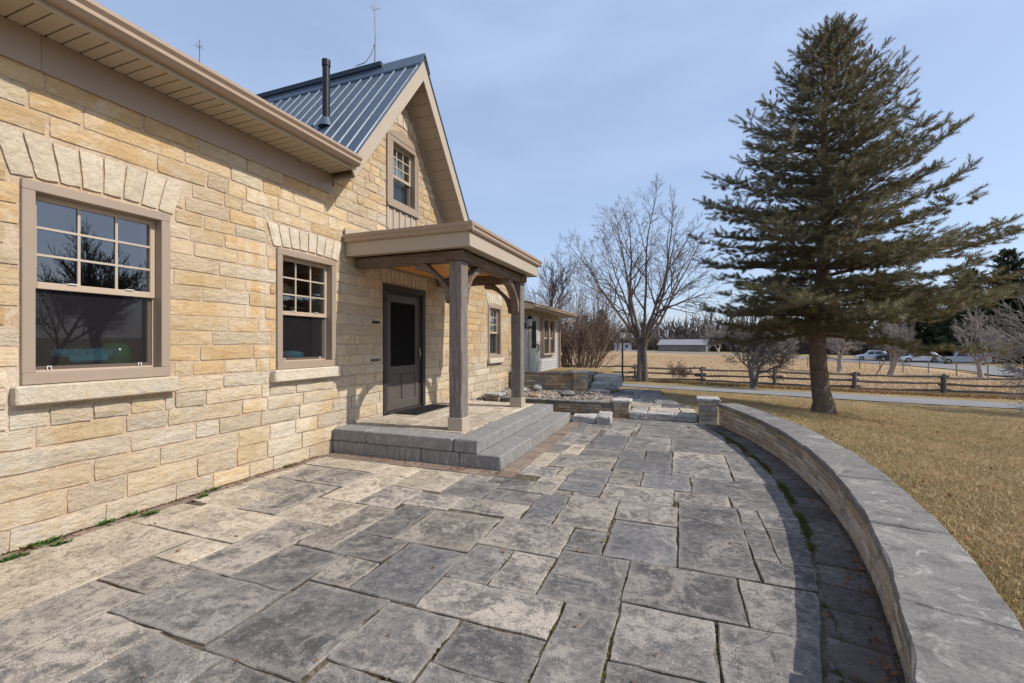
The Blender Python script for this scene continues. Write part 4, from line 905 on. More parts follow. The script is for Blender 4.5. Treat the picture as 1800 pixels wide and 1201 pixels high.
# ------------------------------------------------------------------ curved seat wall
BRP[0] = PALE
sw = thing('seat_wall', 'long curved low brick seat wall with grey weathered cap beside the lawn', 'garden wall', (5.77, 5.2, 0))
SH, CT, NC = .40, .06, 5
a0, a1 = math.asin((-2.4 - CY) / CR), math.asin((8.92 - CY) / CR)
h = (SH - CT) / NC
P = lambda r, a: (CX + r * math.cos(a), CY + r * math.sin(a))
mb = MB(); N = 60
vs = []; 
for k in range(N + 1):
    a = a0 + (a1 - a0) * k / N; vs += [(*P(CR + .012, a), -.3), (*P(CR + .27, a), -.4), (*P(CR + .27, a), SH - CT - .004), (*P(CR + .012, a), SH - CT - .004)]
mb.add(vs, [(4 * k + i, 4 * k + 4 + i, 4 * k + 4 + (i + 1) % 4, 4 * k + (i + 1) % 4) for k in range(N) for i in range(4)]); mb.build('wall_core', 'joint_sand', sw)
for c in range(NC):
    s = a0 - random.uniform(0, .01)
    while s < a1 - .004:
        e = min(a1, s + random.uniform(.20, .40) / CR)
        if a1 - e < .006: e = a1
        am = (s + e) / 2; L = (e - s) * CR - .008; r = CR + .05 + random.uniform(-.005, .004)
        put_brick(sw, *P(r, am), -.015 + h * (c + .5), am + math.pi / 2 + math.pi, L, h - .007, .10); s = e
s = a0
while s < a1 - .003:
    e = min(a1, s + random.uniform(.75, 1.15) / CR)
    if a1 - e < .03: e = a1
    n = 6; inner = [P(CR - .04, s + .0006 + (e - s - .0012) * i / n) for i in range(n + 1)]; outer = [P(CR + .335, s + .0006 + (e - s - .0012) * i / n) for i in range(n, -1, -1)]
    slab('cap_stone', inner + outer, SH - CT, SH + random.uniform(-.005, .006), 'cap_grey', sw, .008, .012, .004); s = e
# outer face bricks of the wall towards the lawn are plain core; end pillar
pr = thing('wall_pillar', 'square brick pillar with pale stone cap at the far end of the seat wall', 'pillar', (4.95, 9.2, 0))
pillar(pr, 4.80, 5.13, 9.03, 9.38, -.05, .465, 5, .06, .035)

# ================================================================== SIDING WING
wing = thing('siding_wing', 'pale vinyl sided wing with twin window and hipped eave beyond the stone house', 'house wing', (0, 14.5, .5))
WX, WY0, WY1, WZ0, WZ1 = 0.0, 12.0, 16.85, .40, 2.47
MB().box(-6, WX - .02, WY0 - .06, WY1, WZ0 - .5, WZ1 + .1).build('wing_wall', 'vinyl_siding', wing)
WD, WWn = (13.25, 14.22), (14.55, 16.1)
z = WZ0
while z < WZ1 - .02:
    e = min(z + .105, WZ1)
    ivs = [(WY0, WY1)]
    for (a, b, z0_, z1_) in ((WD[0], WD[1], .4, 2.42), (WWn[0], WWn[1], 1.02, 2.38)):
        if z < z1_ and e > z0_:
            nv = []
            for (p, q) in ivs:
                if q <= a or p >= b: nv.append((p, q)); continue
                if p < a: nv.append((p, a))
                if q > b: nv.append((b, q))
            ivs = nv
    for (p, q) in ivs: MB().prism([(0, z), (.016, z), (.003, e), (0, e)], lambda a, b, t: (WX - .018 + a, t, b), p, q).build('siding_board', 'vinyl_siding', wing)
    z += .105
MB().box(WX - .019, WX + .012, WY1 - .07, WY1 + .02, WZ0, WZ1).build('corner_trim', 'vinyl_siding', wing)
# eave
mb = MB(); mb.box(WX, .56, 11.95, 17.3, WZ1 + .02, WZ1 + .04); mb.build('soffit', 'trim_beige', wing)
MB().box(WX, .03, 12.0, 16.9, WZ1 - .09, WZ1 + .018).build('frieze_board', 'trim_beige', wing)
MB().box(.565, .585, 11.93, 17.32, WZ1, WZ1 + .15).build('fascia', 'trim_beige', wing); MB().box(-.02, .56, 11.925, 11.945, WZ1, WZ1 + .17).build('fascia', 'trim_beige', wing)
MB().prism([(.587, 0), (.63, 0), (.66, .03), (.66, .06), (.685, .085), (.685, .115), (.587, .115)], lambda a, b, t: (a, t, WZ1 + .035 + b), 11.95, 17.34).build('gutter', 'trim_brown', wing)
MB().prism([(.60, WZ1 + .16), (-4, WZ1 + 1.3), (-4, WZ1 + 1.25), (.60, WZ1 + .12)], lambda a, b, t: (a, t, b), 11.92, 17.33).build('roof', 'roof_edge', wing)
MB().tube([(.62, 17.2, WZ1 + .04), (.60, 17.18, WZ1 - .12), (.35, 17.0, WZ1 - .22), (.06, 16.93, WZ1 - .30), (.05, 16.92, .5)], .035, 6).build('downspout', 'trim_taupe', wing)
dw = MB().box(-.08, .02, WD[0], WD[1], .4, 2.42).build('door', 'trim_beige', wing)
MB().box(.021, .035, WD[0] + .1, WD[1] - .12, .45, 2.33).build('door_leaf', 'pale_door', dw, bevel=.003); MB().box(.0355, .04, WD[0] + .22, WD[1] - .27, 1.32, 2.2).build('pane', 'car_glass', dw); MB().tube([(.04, WD[1] - .2, 1.2), (.09, WD[1] - .2, 1.24), (.09, WD[1] - .2, 1.42), (.04, WD[1] - .2, 1.46)], .018, 6).build('handle', 'black_metal', dw)
MB().box(-.005, .018, WWn[0], WWn[1], 1.02, 2.38).build('window_surround', 'trim_sash', wing)
for (a, b) in ((WWn[0] + .05, 15.31), (15.34, WWn[1] - .05)):
    window(a, b, 1.07, 2.34, 1.66, 3, 2, True, False, .045, False, wing, .08, .055, ('trim_sash', 'trim_sash'), .05)
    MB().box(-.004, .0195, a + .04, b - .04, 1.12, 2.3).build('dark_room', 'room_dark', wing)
ln = thing('wall_lantern', 'black wall lantern with pale glass beside the siding wing door', 'lantern', (.02, 12.95, 2.0))
MB().box(.0, .03, 12.90, 13.0, 1.93, 2.1).build('backplate', 'black_metal', ln); MB().tube([(.03, 12.95, 1.98), (.12, 12.95, 1.93), (.16, 12.95, 1.98)], .013, 6).build('arm', 'black_metal', ln)
MB().tube([(.16, 12.95, 2.0), (.16, 12.95, 2.22)], [.055, .085], 6).build('glass', 'lamp_glass', ln); MB().tube([(.16, 12.95, 2.222), (.16, 12.95, 2.27), (.16, 12.95, 2.34)], [.11, .07, .01], 6).build('roof', 'black_metal', ln); MB().tube([(.16, 12.95, 1.94), (.16, 12.95, 1.998)], [.02, .06], 6).build('base', 'black_metal', ln)

# ------------------------------------------------------------------ things on the window ledges
m = MB(); rr = random.Random(2)
m.box(-.48, -.32, 2.18, 2.45, 1.345, 1.385)
for k in range(420):
    y = 2.16 + rr.random() * .31; x = -.48 + rr.random() * .17; z = 1.38; l = .05 + rr.random() * .035; dy = (y - 2.31) * .35 + rr.uniform(-.02, .02)
    m.add([(x, y - .004, z), (x, y + .004, z), (x + rr.uniform(-.01, .02), y + dy, z + l)], [(0, 1, 2)])
for k in range(120):
    y = 2.18 + rr.random() * .27; m.add([(-.318, y - .003, 1.39), (-.318, y + .003, 1.39), (-.312, y, 1.32 + rr.random() * .02)], [(0, 1, 2)])
setp(m.build('fringed_brush', 'teal_fibre', recalc=False), 'turquoise bristly brush on the ledge of the large left window', 'brush')
def bowl(name, x, y, z, r, hh, mat, label, cat):
    m = MB(); prof = [(0, hh), (.35, hh * .985), (.68, hh * .9), (.9, hh * .72), (1, hh * .45), (1, hh * .2), (.96, 0)]; n = 24; vs = []; fs = []
    for (q, zz) in prof: vs += [(x + r * q * math.cos(6.2832 * k / n), y + r * q * math.sin(6.2832 * k / n), z + zz) for k in range(n)]
    for i in range(len(prof) - 1): fs += [(i * n + k, i * n + (k + 1) % n, (i + 1) * n + (k + 1) % n, (i + 1) * n + k) for k in range(n)]
    setp(m.add(vs, fs).build(name, mat, smooth=True, sharp=60), label, cat)
bowl('upturned_bowl', -.44, 2.575, 1.302, .128, .20, 'green_gloss', 'glossy dark green upturned bowl on the ledge of the large left window', 'bowl')
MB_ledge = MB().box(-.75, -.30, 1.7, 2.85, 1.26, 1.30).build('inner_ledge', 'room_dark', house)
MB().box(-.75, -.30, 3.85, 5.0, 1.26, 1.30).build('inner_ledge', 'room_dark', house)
bowl('glass_dish', -.42, 4.57, 1.302, .14, .09, 'teal_fibre', 'flat teal dish on the ledge of the window nearest the porch', 'dish')
setp(MB().add([(-.5, 4.27, 1.302), (-.42, 4.45, 1.302), (-.46, 4.41, 1.60), (-.55, 4.25, 1.60), (-.52, 4.27, 1.302), (-.44, 4.46, 1.302), (-.48, 4.42, 1.60), (-.57, 4.25, 1.60)], [(0, 1, 2, 3), (4, 7, 6, 5), (0, 4, 5, 1), (1, 5, 6, 2), (2, 6, 7, 3), (3, 7, 4, 0)]).build('wooden_board', 'tan_wood'), 'tan wooden board leaning inside the window nearest the porch', 'board')
m = MB(); n = 26; vs = []
for k in range(n):
    t = k / (n - 1); y = 4.12 + .5 * t; z = 2.55 - .30 * math.sin(t * 1.57); 
    for j in range(5): vs.append((-.45 - .03 * math.sin(j * 2.4 + t * 6), y, z - .05 * j * (1 - .6 * t) - (.30 * (1 - t) ** 2) * .2 * j))
m.add(vs, [(k * 5 + j, k * 5 + j + 1, k * 5 + 6 + j, k * 5 + 5 + j) for k in range(n - 1) for j in range(4)])
setp(m.build('curtain_swag', 'curtain', recalc=False, smooth=True), 'draped pale curtain swag inside the window nearest the porch', 'curtain')

# ================================================================== TREES
class TreeGen:
    def __init__(s, seed): s.r = random.Random(seed); s.b = []          # (pts, radii, level)
    def rv(s): return Vector((s.r.gauss(0, 1), s.r.gauss(0, 1), s.r.gauss(0, 1)))
    def branch(s, p, d, L, r, lvl, maxl, up=.12, wob=.16, kids=(4, 6), ang=(28, 52), ratio=(.5, .75), start=.3, taper=.35, lead=.55):
        n = max(3, min(8, int(L / .35))) if lvl < 3 else 3
        pts = [p.copy()]; rad = [r]; d = d.normalized(); seg = L / n; dirs = [d.copy()]
        for i in range(n):
            d = (d + s.rv() * wob * .6 + Vector((0, 0, up * (.6 if lvl else .2)))).normalized()
            p = p + d * seg; pts.append(p.copy()); rad.append(r * (1 - (1 - taper) * (i + 1) / n)); dirs.append(d.copy())
        s.b.append((pts, rad, lvl))
        if lvl >= maxl: return
        k = s.r.randint(*kids)
        for j in range(k):
            t = start + (1 - start) * (j + s.r.random() * .8) / k; t = min(t, .98); x = t * n; i = min(int(x), n - 1); q = pts[i].lerp(pts[i + 1], x - i); dd = dirs[i + 1]
            ax = dd.cross(s.rv()).normalized(); a = R(s.r.uniform(*ang)); nd = Matrix.Rotation(a, 3, ax) @ dd
            rr = (rad[i] * (1 - (x - i)) + rad[i + 1] * (x - i))
            s.branch(q, nd, L * s.r.uniform(*ratio) * (1.15 - .5 * t), min(rr * .7, r * .62), lvl + 1, maxl, up, wob, kids, ang, ratio, .22, taper, lead)
        # leader
        s.branch(pts[-1], dirs[-1], L * lead, rad[-1], lvl + 1, maxl, up, wob, kids, ang, ratio, .22, taper, lead)
def tubes_np(brs, minr=.0):
    V = []; Fc = []; k0 = 0
    for pts, rad, lvl in brs:
        n = 8 if rad[0] > .09 else (5 if rad[0] > .03 else 3)
        P_ = np.array([p[:] for p in pts]); T = np.gradient(P_, axis=0); T /= np.linalg.norm(T, axis=1, keepdims=True) + 1e-9
        u = np.cross(T, np.array([.31, .17, .93])); nu = np.linalg.norm(u, axis=1, keepdims=True); u = np.where(nu < .05, np.cross(T, np.array([1., 0, 0])), u); u /= np.linalg.norm(u, axis=1, keepdims=True) + 1e-9; w = np.cross(T, u)
        a = np.arange(n) * 2 * np.pi / n; rr = np.maximum(np.array(rad), minr)[:, None, None]
        Rg = P_[:, None, :] + (u[:, None, :] * np.cos(a)[None, :, None] + w[:, None, :] * np.sin(a)[None, :, None]) * rr
        V.append(Rg.reshape(-1, 3)); m = len(pts); I = (np.arange(m * n) + k0).reshape(m, n)
        Fc.append(np.stack([I[:-1], np.roll(I[:-1], -1, 1), np.roll(I[1:], -1, 1), I[1:]], -1).reshape(-1, 4)); k0 += m * n
    return np.concatenate(V), np.concatenate(Fc)
def bare_tree(name, label, loc, trunks, seed, maxl=4, bark='bark_grey', twig='twig', group=None, cat='tree', minr=.006, trunklvl=0, **kw):
    t = thing(name, label, cat, loc, group); g = TreeGen(seed)
    for (off, d, L, r) in trunks: g.branch(Vector(off), Vector(d), L, r, 0, maxl, **kw)
    tr = [b for b in g.b if b[2] <= trunklvl]; cr = [b for b in g.b if b[2] > trunklvl]
    V, F_ = tubes_np(tr); np_mesh('trunk', V, F_, bark, t, True, True)
    if cr: V, F_ = tubes_np(cr, minr); np_mesh('crown', V, F_, twig, t, True, True)
    return t
def gz(x, y): return float(tz(x, y))

# --- big leafless tree by the fence
t = thing('maple_tree', 'tall leafless tree with forked trunk standing at the rail fence', 'tree', (2.05, 30.5, gz(2.05, 30.5))); g = TreeGen(21)
g.b.append(([Vector((-.16, 0, -.1)), Vector((-.15, 0, .9)), Vector((-.12, .05, 2.0)), Vector((-.22, .05, 2.6))], [.25, .18, .17, .13], 0)); g.b.append(([Vector((.22, .05, -.1)), Vector((.2, .05, .9)), Vector((.14, 0, 2.0)), Vector((.25, 0, 2.7))], [.23, .17, .16, .13], 0))
import itertools
rt = Vector((math.cos(YAW), math.sin(YAW), 0)); bk = Vector((-math.sin(YAW), math.cos(YAW), 0))
for (o, sx, sb, L, r) in ((-.2, -.95, .15, 4.9, .13), (-.2, -.50, -.25, 5.2, .15), (-.1, -.16, .3, 5.6, .15), (.1, .05, -.35, 5.6, .14), (.15, .20, -.1, 5.6, .15), (.25, .48, .25, 5.3, .15), (.28, .92, -.1, 5.0, .14), (-.15, -.85, -.5, 4.2, .10), (.2, .75, -.45, 4.2, .11), (-.1, -.35, .5, 5.0, .12)):
    g.branch(Vector((o, 0, 2.45 + random.uniform(-.3, .4))), rt * sx * .85 + bk * sb + Vector((0, 0, 1)), L * 1.22, r * .78, 1, 5, up=.035, wob=.12, kids=(3, 5), ang=(28, 52), ratio=(.46, .66), start=.25, lead=.36)
V, F_ = tubes_np([b for b in g.b if b[2] == 0]); np_mesh('trunk', V, F_, 'bark_grey', t, True, True); V, F_ = tubes_np([b for b in g.b if b[2] > 0], .006); np_mesh('crown', V, F_, 'twig', t, True, True)
print('maple tris', len(F_) * 2)
bare_tree('bare_tree', 'leafless treetop rising behind the porch roof', (-5.0, 30, -.9), [((0, 0, 0), (.02, 0, 1), 5.0, .22)], 8, 4, minr=.011, kids=(4, 6), ang=(22, 42), ratio=(.5, .7), start=.55)
# --- lilac thicket beside the wing
t = thing('lilac_thicket', 'dense leafless reddish brown shrub thicket at the corner of the siding wing', 'shrub', (.1, 19.4, gz(.1, 19.4)), None); g = TreeGen(5)
for k in range(95):
    a = g.r.uniform(0, 6.28); q = g.r.random() ** .6; sp = g.r.uniform(.1, .55)
    g.branch(Vector((math.cos(a) * q * .9, math.sin(a) * q * .9, -.05)), Vector((math.cos(a) * sp, math.sin(a) * sp, 1)), g.r.uniform(1.9, 3.2), g.r.uniform(.022, .04), 1, 3, up=.06, wob=.16, kids=(3, 5), ang=(12, 32), ratio=(.45, .65), start=.35)
V, F_ = tubes_np([b for b in g.b if b[2] == 1]); np_mesh('stems', V, F_, 'shrub_twig', t, True, True); V, F_ = tubes_np([b for b in g.b if b[2] > 1], .006); np_mesh('crown', V, F_, 'shrub_twig', t, True, True)
# --- small trees near the fence and road
def small(label, x, y, hgt, r, seed, group='small leafless trees along the road', bark='bark_pale', multi=2, spread=.45, lv=4, minr=.009):
    rr = random.Random(seed); tr = [((rr.uniform(-.15, .15), rr.uniform(-.1, .1), -.05), (rr.uniform(-spread, spread), rr.uniform(-spread, spread), 1), hgt * .44, r * (1 if k == 0 else .7)) for k in range(multi)]
    return bare_tree('small_tree', label, (x, y, gz(x, y)), tr, seed, lv, bark, bark, group, minr=minr, kids=(4, 6), ang=(28, 58), ratio=(.5, .72), start=.4, up=.05)
small('small multi-stemmed leafless tree inside the rail fence, left of the spruce trunk', 8.4, 28.2, 5.0, .17, 31, bark='bark_grey', multi=3)
small('bushy leafless tree by the road just right of the spruce trunk', 18.3, 49.2, 6.2, .20, 32); small('pale leafless tree by the road in front of the parked cars', 20.9, 46.4, 6.5, .24, 33)
small('thin leafless tree by the road left of the spruce trunk', 14.5, 56, 6.5, .16, 38); small('leafless tree by the road under the right half of the spruce', 25.5, 43.5, 6.5, .18, 39)
small('leafless tree far off beside the grey barn', 13.5, 128, 10, .3, 36, minr=.03)
small('leafless tree far off behind the lamp post', -14, 140, 11, .3, 37, minr=.035)
bare_tree('small_tree', 'pale leafless tree reaching into the right edge over the fence', (17.6, 20.6, gz(17.6, 20.6)), [((0, 0, 0), (-.25, .0, 1), 2.6, .14), ((.1, 0, 0), (-.8, .25, 1), 2.4, .09)], 44, 4, 'bark_pale', 'bark_pale', 'small leafless trees along the road', minr=.007, kids=(4, 6), ang=(28, 58), ratio=(.55, .75), start=.35, up=.04)
small('low twiggy bush growing at the rail fence left of its second post', 4.2, 30.2, 1.9, .03, 51, 'bushes', 'shrub_twig', 5, .6, 3, .008)
# --- leafless trees south of the lawn, mirrored in the large window and shading the lawn
GS = 'trees along the south side of the lawn'
for k, (x, y, hh, lab) in enumerate(((17.5, 7.6, 9, 'leafless tree on the south lawn nearest the seat wall'), (24, 14, 12, 'tall leafless tree mirrored in the middle of the large window'), (27, 10.5, 11, 'leafless tree mirrored at the left of the large window'), (27, 20, 12, 'leafless tree mirrored at the right of the large window'), (33, 16, 13, 'tallest leafless tree in the row south of the lawn'))):
    rr = random.Random(60 + k); bare_tree('bare_tree', lab, (x, y, gz(x, y)), [((0, 0, -.05), (rr.uniform(-.15, .15), rr.uniform(-.15, .15), 1), hh * .36, .2)], 60 + k, 4, group=GS, minr=.012, kids=(5, 7), ang=(25, 50), ratio=(.52, .75), start=.45)

# --- spruces
def sprig_mesh(nn, length, rad, wid, rs):
    V = []; F_ = []
    for k in range(nn):
        t = (k + .5) / nn; a = k * 2.4; base = np.array([t * length * .9, 0, 0]); out = np.array([.45 + .5 * t, math.cos(a), math.sin(a)]); out /= np.linalg.norm(out)
        side = np.cross(out, [1, .3, .2]); side /= np.linalg.norm(side); L = rad * (1.25 - .35 * t)
        V += [base - side * wid, base + side * wid, base + out * L]; F_.append((3 * k, 3 * k + 1, 3 * k + 2))
    return np.array(V), np.array(F_)
def spruce(name, label, loc, H_, radf, crown0, nb, trunk_r, seed, step=.20, sp=(16, .20, .05, .013), rise=None, group=None, needles='spruce_needles', cones=False, dens=1., lean=(0, 0)):
    rs = np.random.RandomState(seed); rnd = random.Random(seed); t = thing(name, label, 'tree', loc, group)
    n = 16; tp = [(lean[0] * (k / n) ** 2 + .05 * math.sin(k * .9) * (k / n), lean[1] * (k / n) ** 2 + .04 * math.cos(k * 1.1) * (k / n), H_ * k / n * .985 - .05) for k in range(n + 1)]
    trad = [max(.015, trunk_r * (1 - k / n) ** .8) * (1.35 if k == 0 else 1) for k in range(n + 1)]
    tpa = np.array(tp)
    tpa[:, 0] -= .14 * np.exp(-((tpa[:, 2] - 1.7) / 1.2) ** 2); tp = [tuple(q) for q in tpa]
    def tpos(z): return Vector((np.interp(z, tpa[:, 2], tpa[:, 0]), np.interp(z, tpa[:, 2], tpa[:, 1]), z))
    # flared, knobbly trunk
    mb_pts = [Vector(p) for p in tp]
    V, F_ = tubes_np([([Vector((0, 0, -.15)), Vector((0, 0, .05)), Vector((0, 0, .3))] + mb_pts[1:], [trunk_r * 1.55, trunk_r * 1.32, trunk_r * 1.08] + trad[1:], 0)])
    np_mesh('trunk', V, F_, 'bark_spruce', t, True, True)
    brs = []; pos = []; dr = []; sc = []
    for k in range(nb):
        f = (k + rnd.random() * .6) / nb; z = crown0 + (H_ - crown0 - .12) * f; az = k * 2.39996 + rnd.uniform(-.35, .35)
        L = radf(f, az) * rnd.uniform(.66, 1.12)
        if L < .15: L = .15
        el = (rise(f, az) if rise else .1) + rnd.uniform(-.10, .10); p = tpos(z); d = Vector((math.cos(az) * math.cos(el), math.sin(az) * math.cos(el), math.sin(el)))
        m = max(4, int(L / .28)); pts = [p.copy()]; seg = L / m
        for i in range(m):
            u = (i + 1) / m; d2 = d + Vector((0, 0, (-.30 * math.sin(u * 2.4) * (1 - f) + .38 * u * u * (1 - .3 * f)))) + Vector((rnd.gauss(0, .05), rnd.gauss(0, .05), rnd.gauss(0, .03))); d2.normalize(); p = p + d2 * seg; pts.append(p.copy())
        r0 = .012 + .010 * L; brs.append((pts, [max(.004, r0 * (1 - i / (m + .5))) for i in range(m + 1)], 1))
        up = Vector((0, 0, 1)); s = L * .14
        def along(q):
            x = q / seg; i = min(int(x), m - 1); return pts[i].lerp(pts[i + 1], x - i), (pts[i + 1] - pts[i]).normalized()
        # twigs left and right
        while s < L:
            q, dd = along(s); side = dd.cross(up).normalized(); u = s / L
            for sg in (-1, 1):
                l2 = (L * .40 * (1 - u) ** .7 + .2) * rnd.uniform(.55, 1.1); l2 = min(l2, 1.25)
                sd = (dd * rnd.uniform(.55, 1.0) + side * sg * rnd.uniform(.7, 1.0) + up * rnd.uniform(-.28, .22)).normalized(); e = q + sd * l2 + up * (.05 * l2)
                if l2 > .3: brs.append(([q, e], [.006, .003], 2))
                c = step * .45
                while c <= l2:
                    w = c / l2; b_ = q.lerp(e, w); sn = sd.cross(up).normalized(); kk = 2 if w < .9 else 1
                    for s3 in ((-1, 1) if w < .88 else (0,)):
                        vd = (sd * .8 + sn * s3 * rnd.uniform(.5, 1.0) + up * rnd.uniform(-.25, .65)).normalized()
                        if rnd.random() < dens: pos.append(b_[:]); dr.append(vd[:]); sc.append(rnd.uniform(.7, 1.25))
                    c += step * .62
            s += step * rnd.uniform(.85, 1.2)
        q, dd = along(L); pos.append(q[:]); dr.append(dd[:]); sc.append(1.2)
        for kk in range(int(L / step)):
            q, dd = along(L * (.3 + .7 * rnd.random())); vd = (dd + up * rnd.uniform(.2, .9) + Vector((rnd.gauss(0, .4), rnd.gauss(0, .4), 0))).normalized(); pos.append(q[:]); dr.append(vd[:]); sc.append(rnd.uniform(.7, 1.1))
    for kk in range(30):
        z = H_ - .9 * rnd.random(); pos.append(tpos(z)[:]); a = rnd.uniform(0, 6.28); v = Vector((math.cos(a), math.sin(a), rnd.uniform(.5, 1.5))).normalized(); dr.append(v[:]); sc.append(1)
    V, F_ = tubes_np(brs, .004); np_mesh('branches', V, F_, 'bark_spruce', t, True, True)
    B, Bf = sprig_mesh(*sp, rs); pos = np.array(pos); X = np.array(dr); sc = np.array(sc); U = np.cross(X, rs.normal(size=X.shape)); U /= np.linalg.norm(U, axis=1, keepdims=True) + 1e-9; W = np.cross(X, U)
    VV = pos[:, None, :] + (B[None, :, 0:1] * X[:, None, :] + B[None, :, 1:2] * U[:, None, :] + B[None, :, 2:3] * W[:, None, :]) * sc[:, None, None]
    FF = Bf[None] + (np.arange(len(pos)) * len(B))[:, None, None]
    np_mesh('crown', VV.reshape(-1, 3), FF.reshape(-1, 3), needles, t, True); print(name, 'sprigs', len(pos), 'tris', len(pos) * len(Bf))
    if cones:
        m = MB()
        for kk in range(110):
            z = H_ - .25 - 1.5 * rnd.random() ** 1.3; a = rnd.uniform(0, 6.28); rr = radf((z - crown0) / (H_ - crown0), a) * rnd.uniform(.25, .95); q = tpos(z) + Vector((math.cos(a) * rr, math.sin(a) * rr, rnd.uniform(0, .2)))
            m.tube([q, q - Vector((0, 0, .03)), q - Vector((0, 0, .09)), q - Vector((0, 0, .13))], [.008, .024, .022, .006], 5, False)
        m.build('cones', 'cone', t, True, kind='stuff')
    return t
SPX, SPY = 7.85, 13.32
RA = math.atan2(rt.y, rt.x)
def rad_main(f, az):
    f = min(max(f, 0), 1); c = math.cos(az - RA)
    left = np.interp(f, [0, .12, .3, .5, .62, .75, .87, .95, 1], [2.6, 3.05, 2.9, 2.45, 2.1, 1.65, 1.0, .5, .15]); right = np.interp(f, [0, .12, .3, .5, .62, .75, .87, .95, 1], [4.0, 4.7, 3.9, 2.9, 2.5, 1.95, 1.2, .6, .15])
    fr_ = max(0, -math.sin(az - RA)); return float(left * (1 - c) / 2 + right * (1 + c) / 2) * (1 - .18 * fr_) * (.97 if c > 0 else 1)
def rise_main(f, az):
    c = math.cos(az - RA); return float(np.interp(f, [0, .2, .5, .8, 1], [.08, .12, .26, .55, 1.0])) + .24 * max(0, c) * min(1, f * 2.5) 
spruce('spruce_tree', 'tall dark spruce with wide uneven crown standing on the dry lawn', (SPX, SPY, gz(SPX, SPY)), 9.75, rad_main, 1.95, 134, .215, 7, .285, (34, .27, .080, .0085), rise_main, cones=True, dens=.85, lean=(.12, .05))
# dark conifers far right and two distant evergreens
def cone_r(b): return lambda f, az: b * (1 - f) ** .85 + .15
for k, (x, y, hh, b, lab) in enumerate(((46.5, 81.5, 15, 5.2, 'tallest dark conifer of the group beyond the road'), (42, 81, 12.5, 4.6, 'dark conifer behind the silver SUV'), (51, 80, 14, 5.2, 'dark conifer beyond the road nearest the right edge'), (38.5, 87, 11, 4.2, 'lowest dark conifer behind the row of parked cars'), (57, 79, 15, 5, 'dark conifer beyond the road cut off by the right edge'))):
    spruce('conifer_tree', lab, (x, y, gz(x, y)), hh, cone_r(b), .3, 110, .25, 80 + k, .8, (14, 1.1, .45, .12), lambda f, a: .05, 'conifers beyond the road', 'far_needles')
for k, (x, y, hh, b, lab) in enumerate(((-21.5, 128, 10, 2.8, 'distant evergreen across the field left of the lamp post'), (-18, 135, 12, 3.0, 'taller distant evergreen across the field behind the lamp post'))):
    spruce('conifer_tree', lab, (x, y, -1.25), hh, cone_r(b), .5, 60, .25, 90 + k, .9, (12, 1.0, .42, .14), lambda f, a: .2, 'evergreens across the field', 'far_needles')
# far wood: reads as one mass of bare twigs
g = TreeGen(77)
def wood_at(u):
    pts = [(-110, 175), (-40, 166), (5, 162), (24, 150), (34, 128), (50, 118), (80, 112), (125, 105)]
    x = u * (len(pts) - 1); i = min(int(x), len(pts) - 2); f = x - i; return pts[i][0] * (1 - f) + pts[i + 1][0] * f, pts[i][1] * (1 - f) + pts[i + 1][1] * f
for k in range(230):
    x, y = wood_at(g.r.random()); x += g.r.uniform(-4, 4); y += g.r.uniform(0, 30)
    g.branch(Vector((x, y, -1.3)), Vector((g.r.uniform(-.2, .2), g.r.uniform(-.2, .2), 1)), g.r.uniform(4.6, 8.5), .2, 1, 3, up=.08, wob=.14, kids=(5, 7), ang=(22, 50), ratio=(.5, .8), start=.25)
for k in range(950):
    x, y = wood_at(g.r.random()); x += g.r.uniform(-3, 3); y += g.r.uniform(-6, 14)
    for j in range(6): g.branch(Vector((x + g.r.uniform(-1.5, 1.5), y, -1.3)), Vector((g.r.uniform(-.6, .6), g.r.uniform(-.3, .3), 1)), g.r.uniform(1.6, 4.4), .06, 2, 3, up=.05, wob=.2, kids=(3, 5), ang=(20, 50), ratio=(.6, .9), start=.2)
V, F_ = tubes_np(g.b, .10); setp(np_mesh('far_wood', V, F_, 'far_twig'), 'leafless grey brown wood along the far edge of the field', 'woods', kind='stuff'); print('far wood', len(F_))

# ================================================================== FENCE, LAMP, BARN, CARS
fence = thing('rail_fence', 'weathered split rail fence running between the driveway and the dry field', 'fence', (9, 29, -1.1))
FP = [(-6.8, 34.4), (-2.6, 32.9), (1.5, 31.6), (5.7, 30.4), (9.5, 29.4), (13.3, 29.3), (17.0, 29.1), (20.6, 29.0), (24.3, 28.8), (28, 28.7)]
rr = random.Random(4)
for (x, y) in FP:
    z = gz(x, y); 
    for o in (-.13, .13): 
        m = MB(); m.tube([(x + rr.uniform(-.02, .02), y + o, z - .2), (x + rr.uniform(-.02, .02), y + o, z + .55), (x + rr.uniform(-.03, .03), y + o, z + 1.08 + rr.uniform(-.05, .08))], [.075, .07, .062], 7); m.build('post', 'rail_wood', fence)
for (a, b) in zip(FP[:-1], FP[1:]):
    for h_ in (.22, .56, .92):
        pa = Vector((a[0], a[1], gz(*a) + h_ + rr.uniform(-.04, .04))); pb = Vector((b[0], b[1], gz(*b) + h_ + rr.uniform(-.04, .04) + .05)); d = (pb - pa).normalized(); pa -= d * rr.uniform(.15, .45); pb += d * rr.uniform(.15, .45); n = 6
        pts = [pa.lerp(pb, k / n) + Vector((0, rr.uniform(-.03, .03), rr.uniform(-.025, .025) - .04 * math.sin(k / n * 3.14))) for k in range(n + 1)]
        MB().tube(pts, [rr.uniform(.045, .068) for _ in pts], 6).build('rail', 'rail_wood', fence)
wf = thing('wire_fence', 'thin grey posts of a wire fence along the far road verge', 'fence', (24, 44, -1.2))
for k in range(12):
    t = k / 11; x, y = 17 + 12 * t, 62 - 20 * t; MB().tube([(x, y, gz(x, y) - .1), (x + rr.uniform(-.04, .04), y, gz(x, y) + 1.15)], .05, 6).build('post', 'post_grey', wf)
